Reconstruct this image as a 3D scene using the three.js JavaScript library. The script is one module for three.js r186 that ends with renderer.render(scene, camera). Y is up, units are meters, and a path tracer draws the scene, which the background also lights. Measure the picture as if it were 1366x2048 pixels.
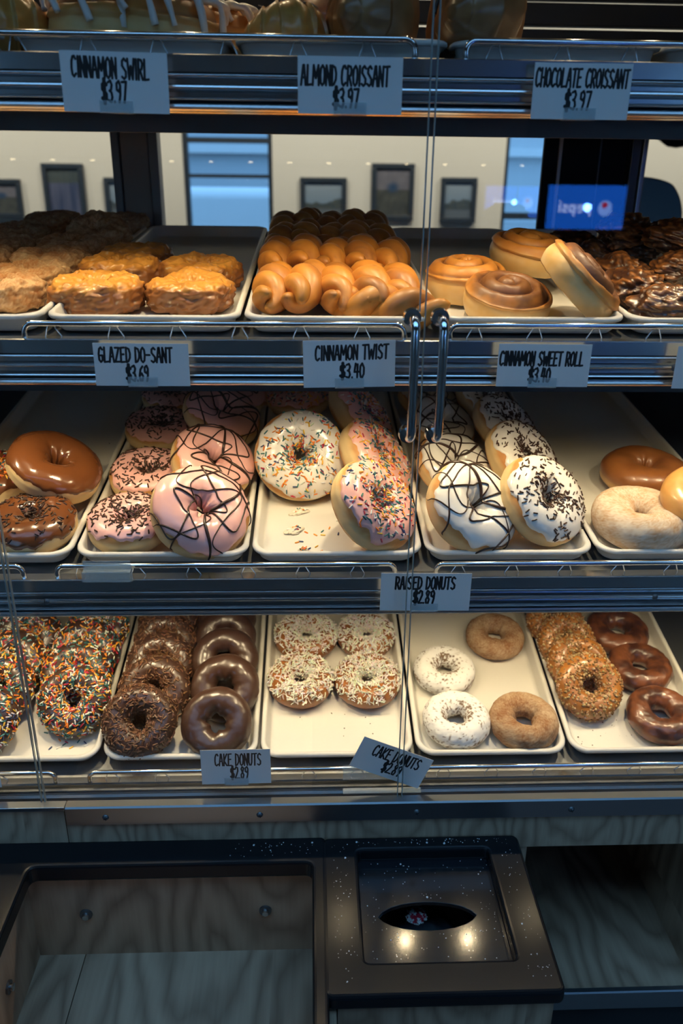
import * as THREE from 'three';
import { mergeGeometries } from 'three/addons/utils/BufferGeometryUtils.js';
import { RoundedBoxGeometry } from 'three/addons/geometries/RoundedBoxGeometry.js';
import { ImprovedNoise } from 'three/addons/math/ImprovedNoise.js';

// ---------------------------------------------------------------- camera, sky, exposure
const scene = new THREE.Scene();
const camera = new THREE.PerspectiveCamera(2 * Math.atan(1024 / 1600) * 180 / Math.PI, 1366 / 2048, 0.02, 120);
camera.position.set(0.3184, 1.5, 0.9695);
camera.rotation.order = 'YXZ';
camera.rotation.set(-22.028 * Math.PI / 180, -2.278 * Math.PI / 180, 0.655 * Math.PI / 180);
camera.focus = 1.08; camera.userData.fStop = 4;
scene.add(camera);
scene.background = new THREE.Color().setRGB(0.235, 0.56, 1.0);   // cool daylight sky outside the shop windows
scene.backgroundIntensity = 2.3;
const renderer = new THREE.WebGLRenderer();
renderer.toneMapping = THREE.LinearToneMapping;
renderer.toneMappingExposure = 1.0;
renderer.shadowMap.enabled = true;
const LED_COLOR = new THREE.Color().setRGB(1.0, 0.79, 0.47);     // warm case lighting
const LED_POWER = 0.118;                                          // candela of each small lamp
const WALL_COLOR = new THREE.Color().setRGB(1.0, 0.94, 0.76);    // warm spotlights of the room behind
const WALL_POWER = 5.0;

// ---------------------------------------------------------------- helpers
const V = (x, y, z) => new THREE.Vector3(x, y, z);
const rad = (d) => d * Math.PI / 180;
let seedState = 12345;
const rnd = () => { seedState = (seedState + 0x6D2B79F5) | 0; let t = Math.imul(seedState ^ (seedState >>> 15), 1 | seedState); t = (t + Math.imul(t ^ (t >>> 7), 61 | t)) ^ t; return ((t ^ (t >>> 14)) >>> 0) / 4294967296; };
const rr = (a, b) => a + (b - a) * rnd();
const pn = new ImprovedNoise();
const noise = (x, y, z) => pn.noise(x + 71.3, y + 37.7, z + 19.1);
const fbm = (x, y, z, n = 4) => { let a = 0, k = 0.5; for (let i = 0; i < n; i++) { a += k * noise(x, y, z); x *= 2.03; y *= 2.01; z *= 2.07; k *= 0.5; } return a; };
const lerp = (a, b, t) => a + (b - a) * t;
const sstep = (a, b, x) => { const t = Math.min(1, Math.max(0, (x - a) / (b - a))); return t * t * (3 - 2 * t); };
const mixc = (a, b, t) => [lerp(a[0], b[0], t), lerp(a[1], b[1], t), lerp(a[2], b[2], t)];
const names = {};
const numbered = (n) => { const k = names[n] = (names[n] ?? -1) + 1; return k ? n + '_' + String(k).padStart(3, '0') : n; };
function mesh(name, geo, mat, parent = scene) {
  const m = new THREE.Mesh(geo, mat); m.castShadow = m.receiveShadow = true;
  m.name = parent === scene ? numbered(name) : name; parent.add(m); return m;
}
function tag(o, label, category, group, kind) { o.userData.label = label; o.userData.category = category; if (group) o.userData.group = group; if (kind) o.userData.kind = kind; return o; }
function thing(name, label, category, group) { const g = new THREE.Group(); g.name = numbered(name); scene.add(g); return tag(g, label, category, group); }
function struct(name, geo, mat) { const m = mesh(name, geo, mat); m.name = name; m.userData.kind = 'structure'; return m; }
const mat = (r, g, b, o = {}) => { const { kind, ...rest } = o; return new THREE.MeshPhysicalMaterial({ color: new THREE.Color().setRGB(r, g, b), roughness: 0.6, ...rest }); };
const box = (x0, x1, y0, y1, z0, z1) => new THREE.BoxGeometry(x1 - x0, y1 - y0, z1 - z0).translate((x0 + x1) / 2, (y0 + y1) / 2, (z0 + z1) / 2);
const rbox = (x0, x1, y0, y1, z0, z1, r = 0.002, s = 2) => new RoundedBoxGeometry(x1 - x0, y1 - y0, z1 - z0, s, r).translate((x0 + x1) / 2, (y0 + y1) / 2, (z0 + z1) / 2);
const merge = (list) => mergeGeometries(list.map((g) => { const h = g.index ? g.toNonIndexed() : g; for (const k of Object.keys(h.attributes)) if (!['position', 'normal'].includes(k)) h.deleteAttribute(k); return h; }));
function gridGeo(nu, nv, wrapU, wrapV, f) {            // f(i, j, out{p,c}) on an nu x nv lattice
  const pos = [], col = [], idx = [], o = { p: [0, 0, 0], c: null };
  for (let j = 0; j < nv; j++) for (let i = 0; i < nu; i++) { f(i, j, o); pos.push(o.p[0], o.p[1], o.p[2]); if (o.c) col.push(o.c[0], o.c[1], o.c[2]); }
  const ju = wrapU ? nu : nu - 1, jv = wrapV ? nv : nv - 1;
  for (let j = 0; j < jv; j++) for (let i = 0; i < ju; i++) {
    const a = j * nu + i, b = j * nu + (i + 1) % nu, c = ((j + 1) % nv) * nu + i, d = ((j + 1) % nv) * nu + (i + 1) % nu;
    idx.push(a, c, b, b, c, d);
  }
  const g = new THREE.BufferGeometry();
  g.setAttribute('position', new THREE.Float32BufferAttribute(pos, 3));
  if (col.length) g.setAttribute('color', new THREE.Float32BufferAttribute(col, 3));
  g.setIndex(idx); g.computeVertexNormals(); return g;
}
function sweep(pts, radius, nr, opt = {}) {              // pts: Vector3[]; radius(t, ang) -> [r, r2?]; tapered tube with end caps
  const n = pts.length, T = [], N = [], B = [];
  for (let i = 0; i < n; i++) T.push(pts[Math.min(n - 1, i + 1)].clone().sub(pts[Math.max(0, i - 1)]).normalize());
  let nn = (opt.up ?? V(0, 1, 0)).clone(); nn.addScaledVector(T[0], -nn.dot(T[0])).normalize();
  for (let i = 0; i < n; i++) { nn = nn.clone().addScaledVector(T[i], -nn.dot(T[i])).normalize(); N.push(nn); B.push(T[i].clone().cross(nn)); }
  const g = gridGeo(nr, n + 2, true, false, (i, j, o) => {
    const k = Math.min(n - 1, Math.max(0, j - 1)), t = k / (n - 1), a = i / nr * Math.PI * 2, r = (j === 0 || j === n + 1) ? 0 : radius(t, a);
    const c = Math.cos(a) * r, s = Math.sin(a) * r * (opt.flat ?? 1), p = pts[k];
    o.p = [p.x + N[k].x * c + B[k].x * s, p.y + N[k].y * c + B[k].y * s, p.z + N[k].z * c + B[k].z * s];
    if (opt.color) o.c = opt.color(t, a, o.p);
  });
  return g;
}
const curvePts = (list, n) => new THREE.CatmullRomCurve3(list, false, 'centripetal').getPoints(n);
const tube = (list, r, n = 16, nr = 6) => sweep(n ? curvePts(list, n) : list, () => r, nr);
const rod = (a, b, r, nr = 6) => sweep([a, b], () => r, nr, { up: Math.abs(b.clone().sub(a).normalize().y) > 0.9 ? V(1, 0, 0) : V(0, 1, 0) });
function extrudeX(profile, x0, x1) {                    // profile [[z, y]...] swept along x
  const s = new THREE.Shape(profile.map(([z, y]) => new THREE.Vector2(-z, y)));
  return new THREE.ExtrudeGeometry(s, { depth: x1 - x0, bevelEnabled: false }).rotateY(Math.PI / 2).translate(x0, 0, 0);
}
function scatter(template, list) {                      // list of {m: Matrix4, c:[r,g,b]} -> one geometry with vertex colours
  const tp = template.attributes.position, ti = template.index, n = tp.count, pos = new Float32Array(list.length * n * 3), col = new Float32Array(list.length * n * 3), idx = [];
  const v = V(0, 0, 0);
  list.forEach(({ m, c }, k) => {
    for (let i = 0; i < n; i++) { v.fromBufferAttribute(tp, i).applyMatrix4(m); pos.set([v.x, v.y, v.z], (k * n + i) * 3); col.set(c, (k * n + i) * 3); }
    for (let i = 0; i < ti.count; i++) idx.push(ti.getX(i) + k * n);
  });
  const g = new THREE.BufferGeometry(); g.setAttribute('position', new THREE.BufferAttribute(pos, 3)); g.setAttribute('color', new THREE.BufferAttribute(col, 3)); g.setIndex(idx); g.computeVertexNormals(); return g;
}
const basis = (y, spin) => {                             // quaternion whose y axis is y, spun about it
  const q = new THREE.Quaternion().setFromUnitVectors(V(0, 1, 0), y.clone().normalize());
  return q.multiply(new THREE.Quaternion().setFromAxisAngle(V(0, 1, 0), spin));
};

// ---------------------------------------------------------------- materials
function woodTexture(c0, c1, seed, k) {
  const n = 512, d = new Uint8Array(n * n * 4), s = (x) => Math.round(255 * Math.pow(Math.min(1, Math.max(0, x)), 1 / 2.2));
  for (let j = 0; j < n; j++) for (let i = 0; i < n; i++) {
    const x = i / n, y = j / n, nx = .16 * fbm(x * 2, y * 1.1, seed, 3);
    const w = 8 * Math.min(Math.hypot(x - .3 + nx, (y - .1) * .30), Math.hypot(x - .82 + nx, (y - 1.15) * .34)) + 1.5 * fbm(x * 3.2, y * 1.3, seed + 5, 4);
    let t = 0.5 + 0.5 * Math.sin(w * 6.283 * k); t = Math.pow(t, .55);
    t = 0.72 * t + 0.28 * (0.5 + fbm(x * 90, y * 5, seed, 2)) + 0.10 * noise(x * 3, y * 3, seed + 9);
    const c = mixc(c0, c1, Math.min(1, Math.max(0, t)));
    d.set([s(c[0]), s(c[1]), s(c[2]), 255], (j * n + i) * 4);
  }
  const t = new THREE.DataTexture(d, n, n); t.colorSpace = THREE.SRGBColorSpace; t.magFilter = THREE.LinearFilter; t.wrapS = t.wrapT = THREE.RepeatWrapping; t.needsUpdate = true; return t;
}
const plyTex = woodTexture([0.27, 0.17, 0.105], [0.55, 0.39, 0.26], 3.3, 1.6);
function ply(rx, ry, ox = 0, oy = 0) { const t = plyTex.clone(); t.repeat.set(rx, ry); t.offset.set(ox, oy); t.needsUpdate = true; return new THREE.MeshPhysicalMaterial({ map: t, roughness: 0.62 }); }
const M = {
  alu: mat(0.60, 0.62, 0.64, { metalness: 1, roughness: 0.24 }),
  chrome: mat(0.80, 0.81, 0.83, { metalness: 1, roughness: 0.14 }),
  steelDark: mat(0.16, 0.17, 0.18, { metalness: 0.8, roughness: 0.42 }),
  fascia: mat(0.055, 0.06, 0.068, { roughness: 0.45 }),
  black: mat(0.010, 0.011, 0.013, { roughness: 0.24, specularIntensity: 0.5 }),
  lidPlate: mat(0.014, 0.016, 0.02, { roughness: 0.16, clearcoat: 0.5, clearcoatRoughness: 0.12 }),
  matte: mat(0.02, 0.021, 0.023, { roughness: 0.8 }),
  tray: mat(0.72, 0.70, 0.64, { roughness: 0.38 }),
  glass: mat(1, 1, 1, { transmission: 1, roughness: 0.0, ior: 1.42, thickness: 0 }),
  clear: mat(0.85, 0.9, 0.92, { transmission: 0.78, roughness: 0.06, ior: 1.45, thickness: 0 }),
  edge: mat(0.35, 0.38, 0.36, { roughness: 0.25, metalness: 0.3 }),
  seal: mat(0.03, 0.035, 0.035, { roughness: 0.4 }),
  dough: new THREE.MeshPhysicalMaterial({ vertexColors: true, roughness: 0.58 }),
  doughWet: new THREE.MeshPhysicalMaterial({ vertexColors: true, roughness: 0.38, clearcoat: 0.55, clearcoatRoughness: 0.22 }),
  bread: new THREE.MeshPhysicalMaterial({ vertexColors: true, roughness: 0.5, clearcoat: 0.22, clearcoatRoughness: 0.35 }),
  pastry: new THREE.MeshPhysicalMaterial({ vertexColors: true, roughness: 0.45, clearcoat: 0.35, clearcoatRoughness: 0.25 }),
  doughDry: new THREE.MeshPhysicalMaterial({ vertexColors: true, roughness: 0.92 }),
  bits: new THREE.MeshPhysicalMaterial({ vertexColors: true, roughness: 0.35 }),
  bitsDry: new THREE.MeshPhysicalMaterial({ vertexColors: true, roughness: 0.75 }),
  choc: mat(0.035, 0.016, 0.009, { roughness: 0.3 }),
  icing: mat(0.78, 0.76, 0.70, { roughness: 0.35, clearcoat: 0.4, clearcoatRoughness: 0.25 }),
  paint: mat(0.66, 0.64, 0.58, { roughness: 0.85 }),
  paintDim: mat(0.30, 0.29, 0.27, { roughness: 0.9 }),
  floor: mat(0.10, 0.09, 0.08, { roughness: 0.6 }),
  ceil: mat(0.10, 0.10, 0.10, { roughness: 0.95 }),
  frameDark: mat(0.02, 0.03, 0.045, { roughness: 0.4 }),
};
M.glazePink = mat(0.84, 0.46, 0.42, { roughness: 0.28, clearcoat: 0.5, clearcoatRoughness: 0.2 });
M.glazeWhite = mat(0.80, 0.78, 0.74, { roughness: 0.26, clearcoat: 0.5, clearcoatRoughness: 0.2 });
M.glazeChoc = mat(0.155, 0.052, 0.016, { roughness: 0.22, clearcoat: 0.6, clearcoatRoughness: 0.15 });
M.glazeDark = mat(0.060, 0.029, 0.020, { roughness: 0.33, clearcoat: 0.5, clearcoatRoughness: 0.25 });

// ---------------------------------------------------------------- the room
const RX0 = -4, RX1 = 4.6, ZB = -4.5, ZF = 4.4, RH = 3.0;
struct('floor', box(RX0 - .2, RX1 + .2, -.2, 0, ZB - .2, ZF + .2), M.floor);
{ // ceiling with a glazed rooflight over the customers' side
  const s = new THREE.Shape([[RX0 - .2, ZB - .2], [RX1 + .2, ZB - .2], [RX1 + .2, ZF + .2], [RX0 - .2, ZF + .2]].map((p) => new THREE.Vector2(...p)));
  const [a, b, c, d] = [-1.7, 2.3, .45, 1.95]; s.holes.push(new THREE.Path([[a, c], [a, d], [b, d], [b, c]].map((p) => new THREE.Vector2(...p))));
  struct('ceiling', new THREE.ExtrudeGeometry(s, { depth: .2, bevelEnabled: false }).rotateX(Math.PI / 2).translate(0, RH + .2, 0), M.ceil);
  const g = new THREE.Group(); g.name = 'window_4'; g.userData.kind = 'structure'; scene.add(g);
  for (let i = 0; i <= 4; i++) mesh('glazing_bar', box(a + (b - a) * i / 4 - .02, a + (b - a) * i / 4 + .02, RH + .12, RH + .17, c, d), M.frameDark, g);
  mesh('pane', box(a, b, RH + .14, RH + .146, c, d), M.glass, g);
}
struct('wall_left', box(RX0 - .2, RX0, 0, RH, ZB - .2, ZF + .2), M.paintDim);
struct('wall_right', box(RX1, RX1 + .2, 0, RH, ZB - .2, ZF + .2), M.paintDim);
function wallWithHoles(name, z0, z1, holes, m) {          // holes [x0,x1,y0,y1]
  const s = new THREE.Shape([new THREE.Vector2(RX0, 0), new THREE.Vector2(RX1, 0), new THREE.Vector2(RX1, RH), new THREE.Vector2(RX0, RH)]);
  for (const [a, b, c, d] of holes) s.holes.push(new THREE.Path([new THREE.Vector2(a, c), new THREE.Vector2(a, d), new THREE.Vector2(b, d), new THREE.Vector2(b, c)]));
  return struct(name, new THREE.ExtrudeGeometry(s, { depth: z1 - z0, bevelEnabled: false }).translate(0, 0, z0), m);
}
const backHoles = [[-0.478, 0.078, 0.95, 2.25], [1.545, 2.35, 0.95, 2.25]], frontHoles = [[-3.6, -2.3, .4, 2.75], [2.95, 4.3, .4, 2.75]];
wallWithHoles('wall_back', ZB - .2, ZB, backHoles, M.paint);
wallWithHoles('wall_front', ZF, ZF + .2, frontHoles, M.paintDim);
let wn = 0;
function windowUnit(h, zc, rails) {
  const g = new THREE.Group(); g.name = 'window_' + (++wn === 4 ? 5 : wn); g.userData.kind = 'structure'; scene.add(g);
  const [a, b, c, d] = h, t = 0.028;
  for (const [x0, x1, y0, y1] of [[a, a + t, c, d], [b - t, b, c, d], [a, b, c, c + t * 1.3], [a, b, d - t, d]]) mesh('frame', box(x0, x1, y0, y1, zc - .03, zc + .03), M.frameDark, g);
  for (const [r, k] of rails) mesh('sash_rail', box(a + t, b - t, r, r + k, zc - .035, zc + .035), M.frameDark, g);
  mesh('pane', box(a + t, b - t, c + t, d - t, zc - .003, zc + .003), M.glass, g);
  return g;
}
windowUnit(backHoles[0], ZB - .06, [[1.553, 0.022], [1.755, 0.03]]);
windowUnit(backHoles[1], ZB - .06, [[1.325, 0.04]]);
for (const h of frontHoles) windowUnit(h, ZF + .1, []);
// out in the street behind the far windows
struct('ground', box(-30, 30, -.4, -.25, -40, 40), mat(0.20, 0.21, 0.22, { roughness: 0.9 }));
{
  const g = thing('street_building', 'pale building across the street seen through the far windows', 'building');
  mesh('facade', box(-12, 14, -.25, 9, -19, -16), mat(0.42, 0.44, 0.46), g);
  for (let i = 0; i < 9; i++) { mesh('window', box(-8 + i * 1.8, -7.1 + i * 1.8, 2.6, 4.2, -16.01, -15.97), mat(0.10, 0.14, 0.18, { roughness: 0.15 }), g); }
  mesh('cornice', box(-9.1, 9.1, 2.1, 2.25, -16, -15.8), mat(0.6, 0.6, 0.6), g);
  const v = thing('delivery_van', 'white delivery van parked outside the far sash window', 'van');
  mesh('body', rbox(-2.6, 1.9, .25, 1.50, -9.6, -7.7, .12, 3), mat(0.75, 0.76, 0.78, { roughness: 0.3 }), v);
  mesh('stripe', box(-2.5, 1.8, .92, 1.08, -7.71, -7.69), mat(0.35, 0.38, 0.5), v);
  for (const x of [-1.9, 1.1]) mesh('wheel', new THREE.CylinderGeometry(.34, .34, .22, 24).rotateX(Math.PI / 2).translate(x, .1, -7.75), M.matte, v);
}
// framed photographs on the far wall
function artTexture(seed, kind) {
  const w = 96, h = 96, d = new Uint8Array(w * h * 4), s = (x) => Math.round(255 * Math.pow(Math.min(1, Math.max(0, x)), 1 / 2.2));
  for (let j = 0; j < h; j++) for (let i = 0; i < w; i++) {
    const x = i / w, y = j / h; let c;
    if (kind === 0) { const r = 0.45 + 0.3 * fbm(x * 3, seed, 1, 4); c = y > r ? mixc([.25, .42, .62], [.5, .62, .75], y) : mixc([.06, .10, .14], [.16, .18, .16], 0.5 + fbm(x * 8, y * 8, seed)); if (y < .22) c = [.20, .25, .30]; }
    else if (kind === 1) { const k = 0.5 + fbm(x * 9, y * 1.2, seed, 3); c = mixc([.02, .05, .16], [.20, .22, .36], k); if (y > .72) c = mixc([.07, .10, .11], [.14, .17, .16], k); }
    else { const k = 0.5 + fbm(x * 5, y * 5, seed, 4); c = y > .55 ? mixc([.22, .22, .28], [.34, .33, .38], k) : mixc([.05, .06, .06], [.17, .18, .16], k); const e = Math.hypot((x - .5) / .22, (y - .6) / .14); if (e < 1) c = mixc([.03, .10, .24], c, e * e); }
    c = c.map((x) => x * .5); d.set([s(c[0]), s(c[1]), s(c[2]), 255], (j * w + i) * 4);
  }
  const t = new THREE.DataTexture(d, w, h); t.colorSpace = THREE.SRGBColorSpace; t.magFilter = THREE.LinearFilter; t.needsUpdate = true; return t;
}
function picture(x0, x1, y0, y1, seed, kind, label) {
  const g = thing('framed_picture', label, 'picture', 'framed photographs on the far wall');
  const t = 0.03, z = ZB + .002;
  for (const r of [[x0, x1, y0, y0 + t], [x0, x1, y1 - t, y1], [x0, x0 + t, y0 + t, y1 - t], [x1 - t, x1, y0 + t, y1 - t]]) mesh('frame', rbox(...r, z, z + .03, .004), M.frameDark, g);
  mesh('print', new THREE.PlaneGeometry(x1 - x0 - 2 * t, y1 - y0 - 2 * t).translate((x0 + x1) / 2, (y0 + y1) / 2, z + .012), new THREE.MeshPhysicalMaterial({ map: artTexture(seed, kind), roughness: 0.35 }), g);
}
picture(.250, .545, 1.300, 1.562, 1.7, 0, 'landscape framed photograph of a lake beside the far sash window');
picture(.702, .972, 1.312, 1.648, 2.9, 2, 'tall framed photograph with a blue patch, middle of the three above the twists');
picture(1.143, 1.373, 1.302, 1.571, 4.1, 0, 'small dark framed photograph next to the narrow bright window');
picture(-1.350, -1.095, 1.255, 1.625, 5.2, 1, 'tall dark blue framed photograph above the sugared croissant donuts');
picture(-1.74, -1.490, 1.305, 1.532, 6.6, 2, 'framed photograph with a blue sky cut by the photo edge');
picture(-.975, -.735, 1.290, 1.548, 7.8, 0, 'framed photograph half hidden behind the post of the case');
// spotlights that wash the far wall (above the frame)
for (const [x, k] of [[-2.6, 1], [-1.5, 1], [-.2, 1], [1.0, 1], [2.2, 1], [3.4, 1]]) {
  const g = thing('wall_spotlight', 'small black ceiling spotlight aimed at the far wall pictures', 'spotlight', 'ceiling spotlights in the room behind');
  const c = V(x, 2.72, -3.35), d = V(0, -.74, -.67).normalize();
  const q = basis(d, 0);
  mesh('housing', new THREE.CylinderGeometry(.045, .05, .13, 20, 1, true).applyQuaternion(q).translate(c.x, c.y, c.z), M.matte, g);
  mesh('stem', rod(c, V(x, RH, -3.35), .008), M.matte, g);
  mesh('lamp', new THREE.CylinderGeometry(.035, .035, .01, 20).applyQuaternion(q).translate(c.x + d.x * .05, c.y + d.y * .05, c.z + d.z * .05), new THREE.MeshStandardMaterial({ color: 0x000000, emissive: WALL_COLOR, emissiveIntensity: 4 }), g);
  const l = new THREE.SpotLight(WALL_COLOR, WALL_POWER * k, 0, rad(58), .9, 2); l.position.copy(c).addScaledVector(d, .07); l.castShadow = true; l.shadow.radius = 2; g.add(l); l.add(l.target); l.target.position.copy(d);
}
// drinks cooler with a lit blue sign, a bar chair and a pendant lamp in the room behind
{
  const g = thing('drinks_cooler', 'drinks cooler whose glowing blue sign is mirrored in the glass door', 'cooler');
  mesh('body', rbox(1.60, 2.44, 0, 2.05, 3.93, 4.38, .01), M.matte, g);
  mesh('door_frame', rbox(1.70, 2.46, .12, 1.22, 3.915, 3.94, .006), M.steelDark, g);
  const cv = document.createElement('canvas'); cv.width = 512; cv.height = 256; const c = cv.getContext('2d');
  c.fillStyle = '#1450b4'; c.fillRect(0, 0, 512, 256);
  c.fillStyle = '#a9bcf4'; c.font = 'bold 88px sans-serif'; c.textBaseline = 'middle'; c.fillText('pepsi', 215, 128);
  c.beginPath(); c.arc(130, 132, 46, 0, 7); c.fillStyle = '#6f93e0'; c.fill();
  c.beginPath(); c.ellipse(134, 114, 19, 17, 0, 0, 7); c.fillStyle = '#8a1030'; c.fill();
  const t = new THREE.CanvasTexture(cv); t.colorSpace = THREE.SRGBColorSpace;
  mesh('sign', rbox(1.635, 2.085, 1.295, 1.535, 3.905, 3.93, .006), mat(.02, .05, .12), g);
  mesh('sign_face', new THREE.PlaneGeometry(.44, .23).rotateY(Math.PI).translate(1.86, 1.415, 3.904), new THREE.MeshStandardMaterial({ color: 0x000000, emissive: 0xffffff, emissiveMap: t, emissiveIntensity: 11 }), g);
  const l = new THREE.PointLight(new THREE.Color().setRGB(.1, .3, 1), .15, 0, 2); l.position.set(1.86, 1.415, 3.88); l.castShadow = true; g.add(l);
  const ch = thing('bar_chair', 'dark blue moulded shell chair behind the fritters at the photo edge', 'chair');
  const s = new THREE.Shape(); s.moveTo(-.16, -.24); s.bezierCurveTo(-.20, -.05, -.22, .08, -.17, .14); s.bezierCurveTo(-.13, .19, .06, .18, .085, .15); s.bezierCurveTo(.13, .10, .12, .02, .10, -.04); s.bezierCurveTo(.07, -.12, .06, -.18, .05, -.24); s.closePath();
  const navy = mat(.012, .03, .065, { roughness: .3 });
  mesh('backrest', new THREE.ExtrudeGeometry(s, { depth: .02, bevelEnabled: true, bevelSize: .006, bevelThickness: .006, bevelSegments: 3, curveSegments: 16 }).rotateX(-.12).translate(1.29, 1.36, -1.52), navy, ch);
  mesh('seat', rbox(1.05, 1.42, 1.05, 1.10, -1.50, -1.12, .02, 3), navy, ch);
  for (const [x, z] of [[1.08, -1.47], [1.39, -1.47], [1.08, -1.15], [1.39, -1.15]]) mesh('leg', rod(V(x, 1.06, z), V(x * 1.0, 0, z), .014, 8), M.steelDark, ch);
  const pl = thing('pendant_lamp', 'dark dome pendant lamp peeking below the top shelf', 'lamp');
  mesh('shade', new THREE.LatheGeometry([[0.001, .16], [.03, .155], [.08, .12], [.115, .06], [.125, .0], [.121, .0], [.11, .06], [.075, .115], [.001, .15]].map((p) => new THREE.Vector2(...p)), 40).scale(1, -1, 1).translate(1.57, 1.80, -2.0), M.steelDark, pl);
  mesh('cord', rod(V(1.57, 1.8, -2.0), V(1.57, RH, -2.0), .004), M.matte, pl);
}
// ---------------------------------------------------------------- the display case
const CX0 = -0.78, CX1 = 1.22, TL = 0.726, PITCH = 0.235;
const SH = { 1: { y: 1.648, t: rad(2) }, 2: { y: 1.358, t: rad(5.61) }, 3: { y: 1.0485, t: rad(8.07) }, 4: { y: 0.7168, t: rad(13.2) } };
const onShelf = (sh, x, s, h) => { const { y, t } = SH[sh]; return V(x, y + s * Math.sin(t) + h * Math.cos(t), -s * Math.cos(t) + h * Math.sin(t)); };
const shelfQ = (sh) => new THREE.Quaternion().setFromAxisAngle(V(1, 0, 0), SH[sh].t);
function put(o, sh, x, s, h, a = 0, b = 0, spin = 0) {
  o.position.copy(onShelf(sh, x, s, h));
  o.quaternion.copy(shelfQ(sh)).multiply(basis(V(a, Math.sqrt(Math.max(0.01, 1 - a * a - b * b)), b), spin));
  return o;
}
{
  const g = thing('display_case', 'tall bakery display case with steel shelves behind glass doors', 'display case');
  mesh('roof', box(CX0, CX1, 1.965, 2.0, -.82, .06), M.fascia, g);
  mesh('header', rbox(CX0, CX1, 1.955, 2.12, .07, .24, .01), M.fascia, g);
  mesh('end_panel', box(CX0 - .02, CX0, .60, 2.0, -.82, .05), M.fascia, g);
  mesh('end_panel', box(CX1, CX1 + .02, .60, 2.0, -.82, .05), M.fascia, g);
  mesh('back_panel', box(CX0, CX1, .60, 1.405, -.82, -.80), M.fascia, g);
  for (let i = 0; i < 7; i++) mesh('back_slat', rbox(CX0, CX1, 1.665 + i * .043, 1.703 + i * .043, -.815, -.795 + (i % 2) * .006, .004), mat(.05, .05, .05, { roughness: .6 }), g);
  mesh('back_rail', box(CX0, CX1, 1.625, 1.665, -.82, -.785), M.steelDark, g);
  mesh('back_sill', box(CX0, CX1, 1.385, 1.415, -.825, -.785), M.steelDark, g);
  const grey = mat(.30, .265, .225, { roughness: .5 });
  mesh('post', rbox(-.058, -.001, 1.41, 1.63, -.815, -.775, .004), grey, g);
  mesh('post_trim', rbox(-.074, -.058, 1.41, 1.63, -.812, -.768, .002), M.steelDark, g);
  mesh('post_trim', rbox(-.001, .017, 1.41, 1.63, -.812, -.768, .002), M.steelDark, g);
  mesh('dark_door', box(.792, .965, 1.41, 1.63, -.806, -.794), mat(.012, .012, .013, { roughness: .6, specularIntensity: .25 }), g);
  mesh('door_trim', rbox(.8205, .8275, 1.41, 1.63, -.794, -.788, .001), mat(.55, .48, .38, { roughness: .4, metalness: .6 }), g);
  mesh('door_trim', rbox(.905, .908, 1.41, 1.63, -.794, -.790, .001), M.steelDark, g);
  mesh('post', rbox(.965, .985, 1.41, 1.63, -.815, -.775, .003), M.steelDark, g);
  mesh('post_trim', rbox(.985, .995, 1.41, 1.63, -.812, -.768, .002), M.alu, g);
  mesh('back_glass', box(CX0, -.074, 1.41, 1.63, -.802, -.798), M.glass, g);
  mesh('back_glass', box(.017, .792, 1.41, 1.63, -.802, -.798), M.glass, g);
  mesh('back_glass', box(.995, CX1, 1.41, 1.63, -.802, -.798), M.glass, g);
  mesh('deck', box(CX0, CX1, .600, .612, -.82, .03), M.steelDark, g);
  mesh('bottom_channel', extrudeX([[.03, .612], [.03, .676], [.033, .678], [.036, .676], [.036, .655], [.052, .652], [.052, .668], [.056, .670], [.058, .668], [.058, .612]], CX0, CX1), M.steelDark, g);
  mesh('door_track', extrudeX([[.058, .60], [.058, .676], [.064, .676], [.066, .672], [.066, .60]], CX0, CX1), M.black, g);
}
// steel angle with screws along the foot of the doors, over plywood fascia boards
{
  const blue = mat(.46, .50, .54, { metalness: 1, roughness: .3 });
  const g = thing('metal_angle', 'long aluminium angle strip with screws under the glass doors', 'metal strip');
  mesh('strip', extrudeX([[.062, .690], [.062, .694], [.0755, .6945], [.0775, .6925], [.0775, .664], [.0745, .664], [.0745, .690]], -.028, CX1), blue, g);
  for (const x of [.027, .243, .466, .689, .91]) {
    const s = mesh('screw', new THREE.SphereGeometry(.0052, 14, 6, 0, 6.3, 0, 1.2).rotateX(Math.PI / 2).translate(x, .677, .0755), M.steelDark, g);
    for (const a of [.4, 1.97]) mesh('slot', new THREE.BoxGeometry(.0055, .0009, .0008).rotateZ(a).translate(x, .677, .0807), M.matte, s);
  }
  const h = thing('metal_angle', 'thin short aluminium strip at the foot of the cut off door', 'metal strip');
  mesh('strip', rbox(CX0, -.029, .688, .6945, .062, .0765, .001), blue, h);
  const f = thing('fascia_board', 'long plywood fascia board below the aluminium strip', 'board');
  mesh('board', box(-.030, CX1, .604, .690, .058, .0725), ply(4.6, .32, .12, .1), f);
  const f2 = thing('fascia_board', 'short plywood fascia board under the thin aluminium strip', 'board');
  mesh('board', box(CX0, -.0315, .604, .688, .058, .0725), ply(2.6, .32, .6, .5), f2);
}
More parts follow.
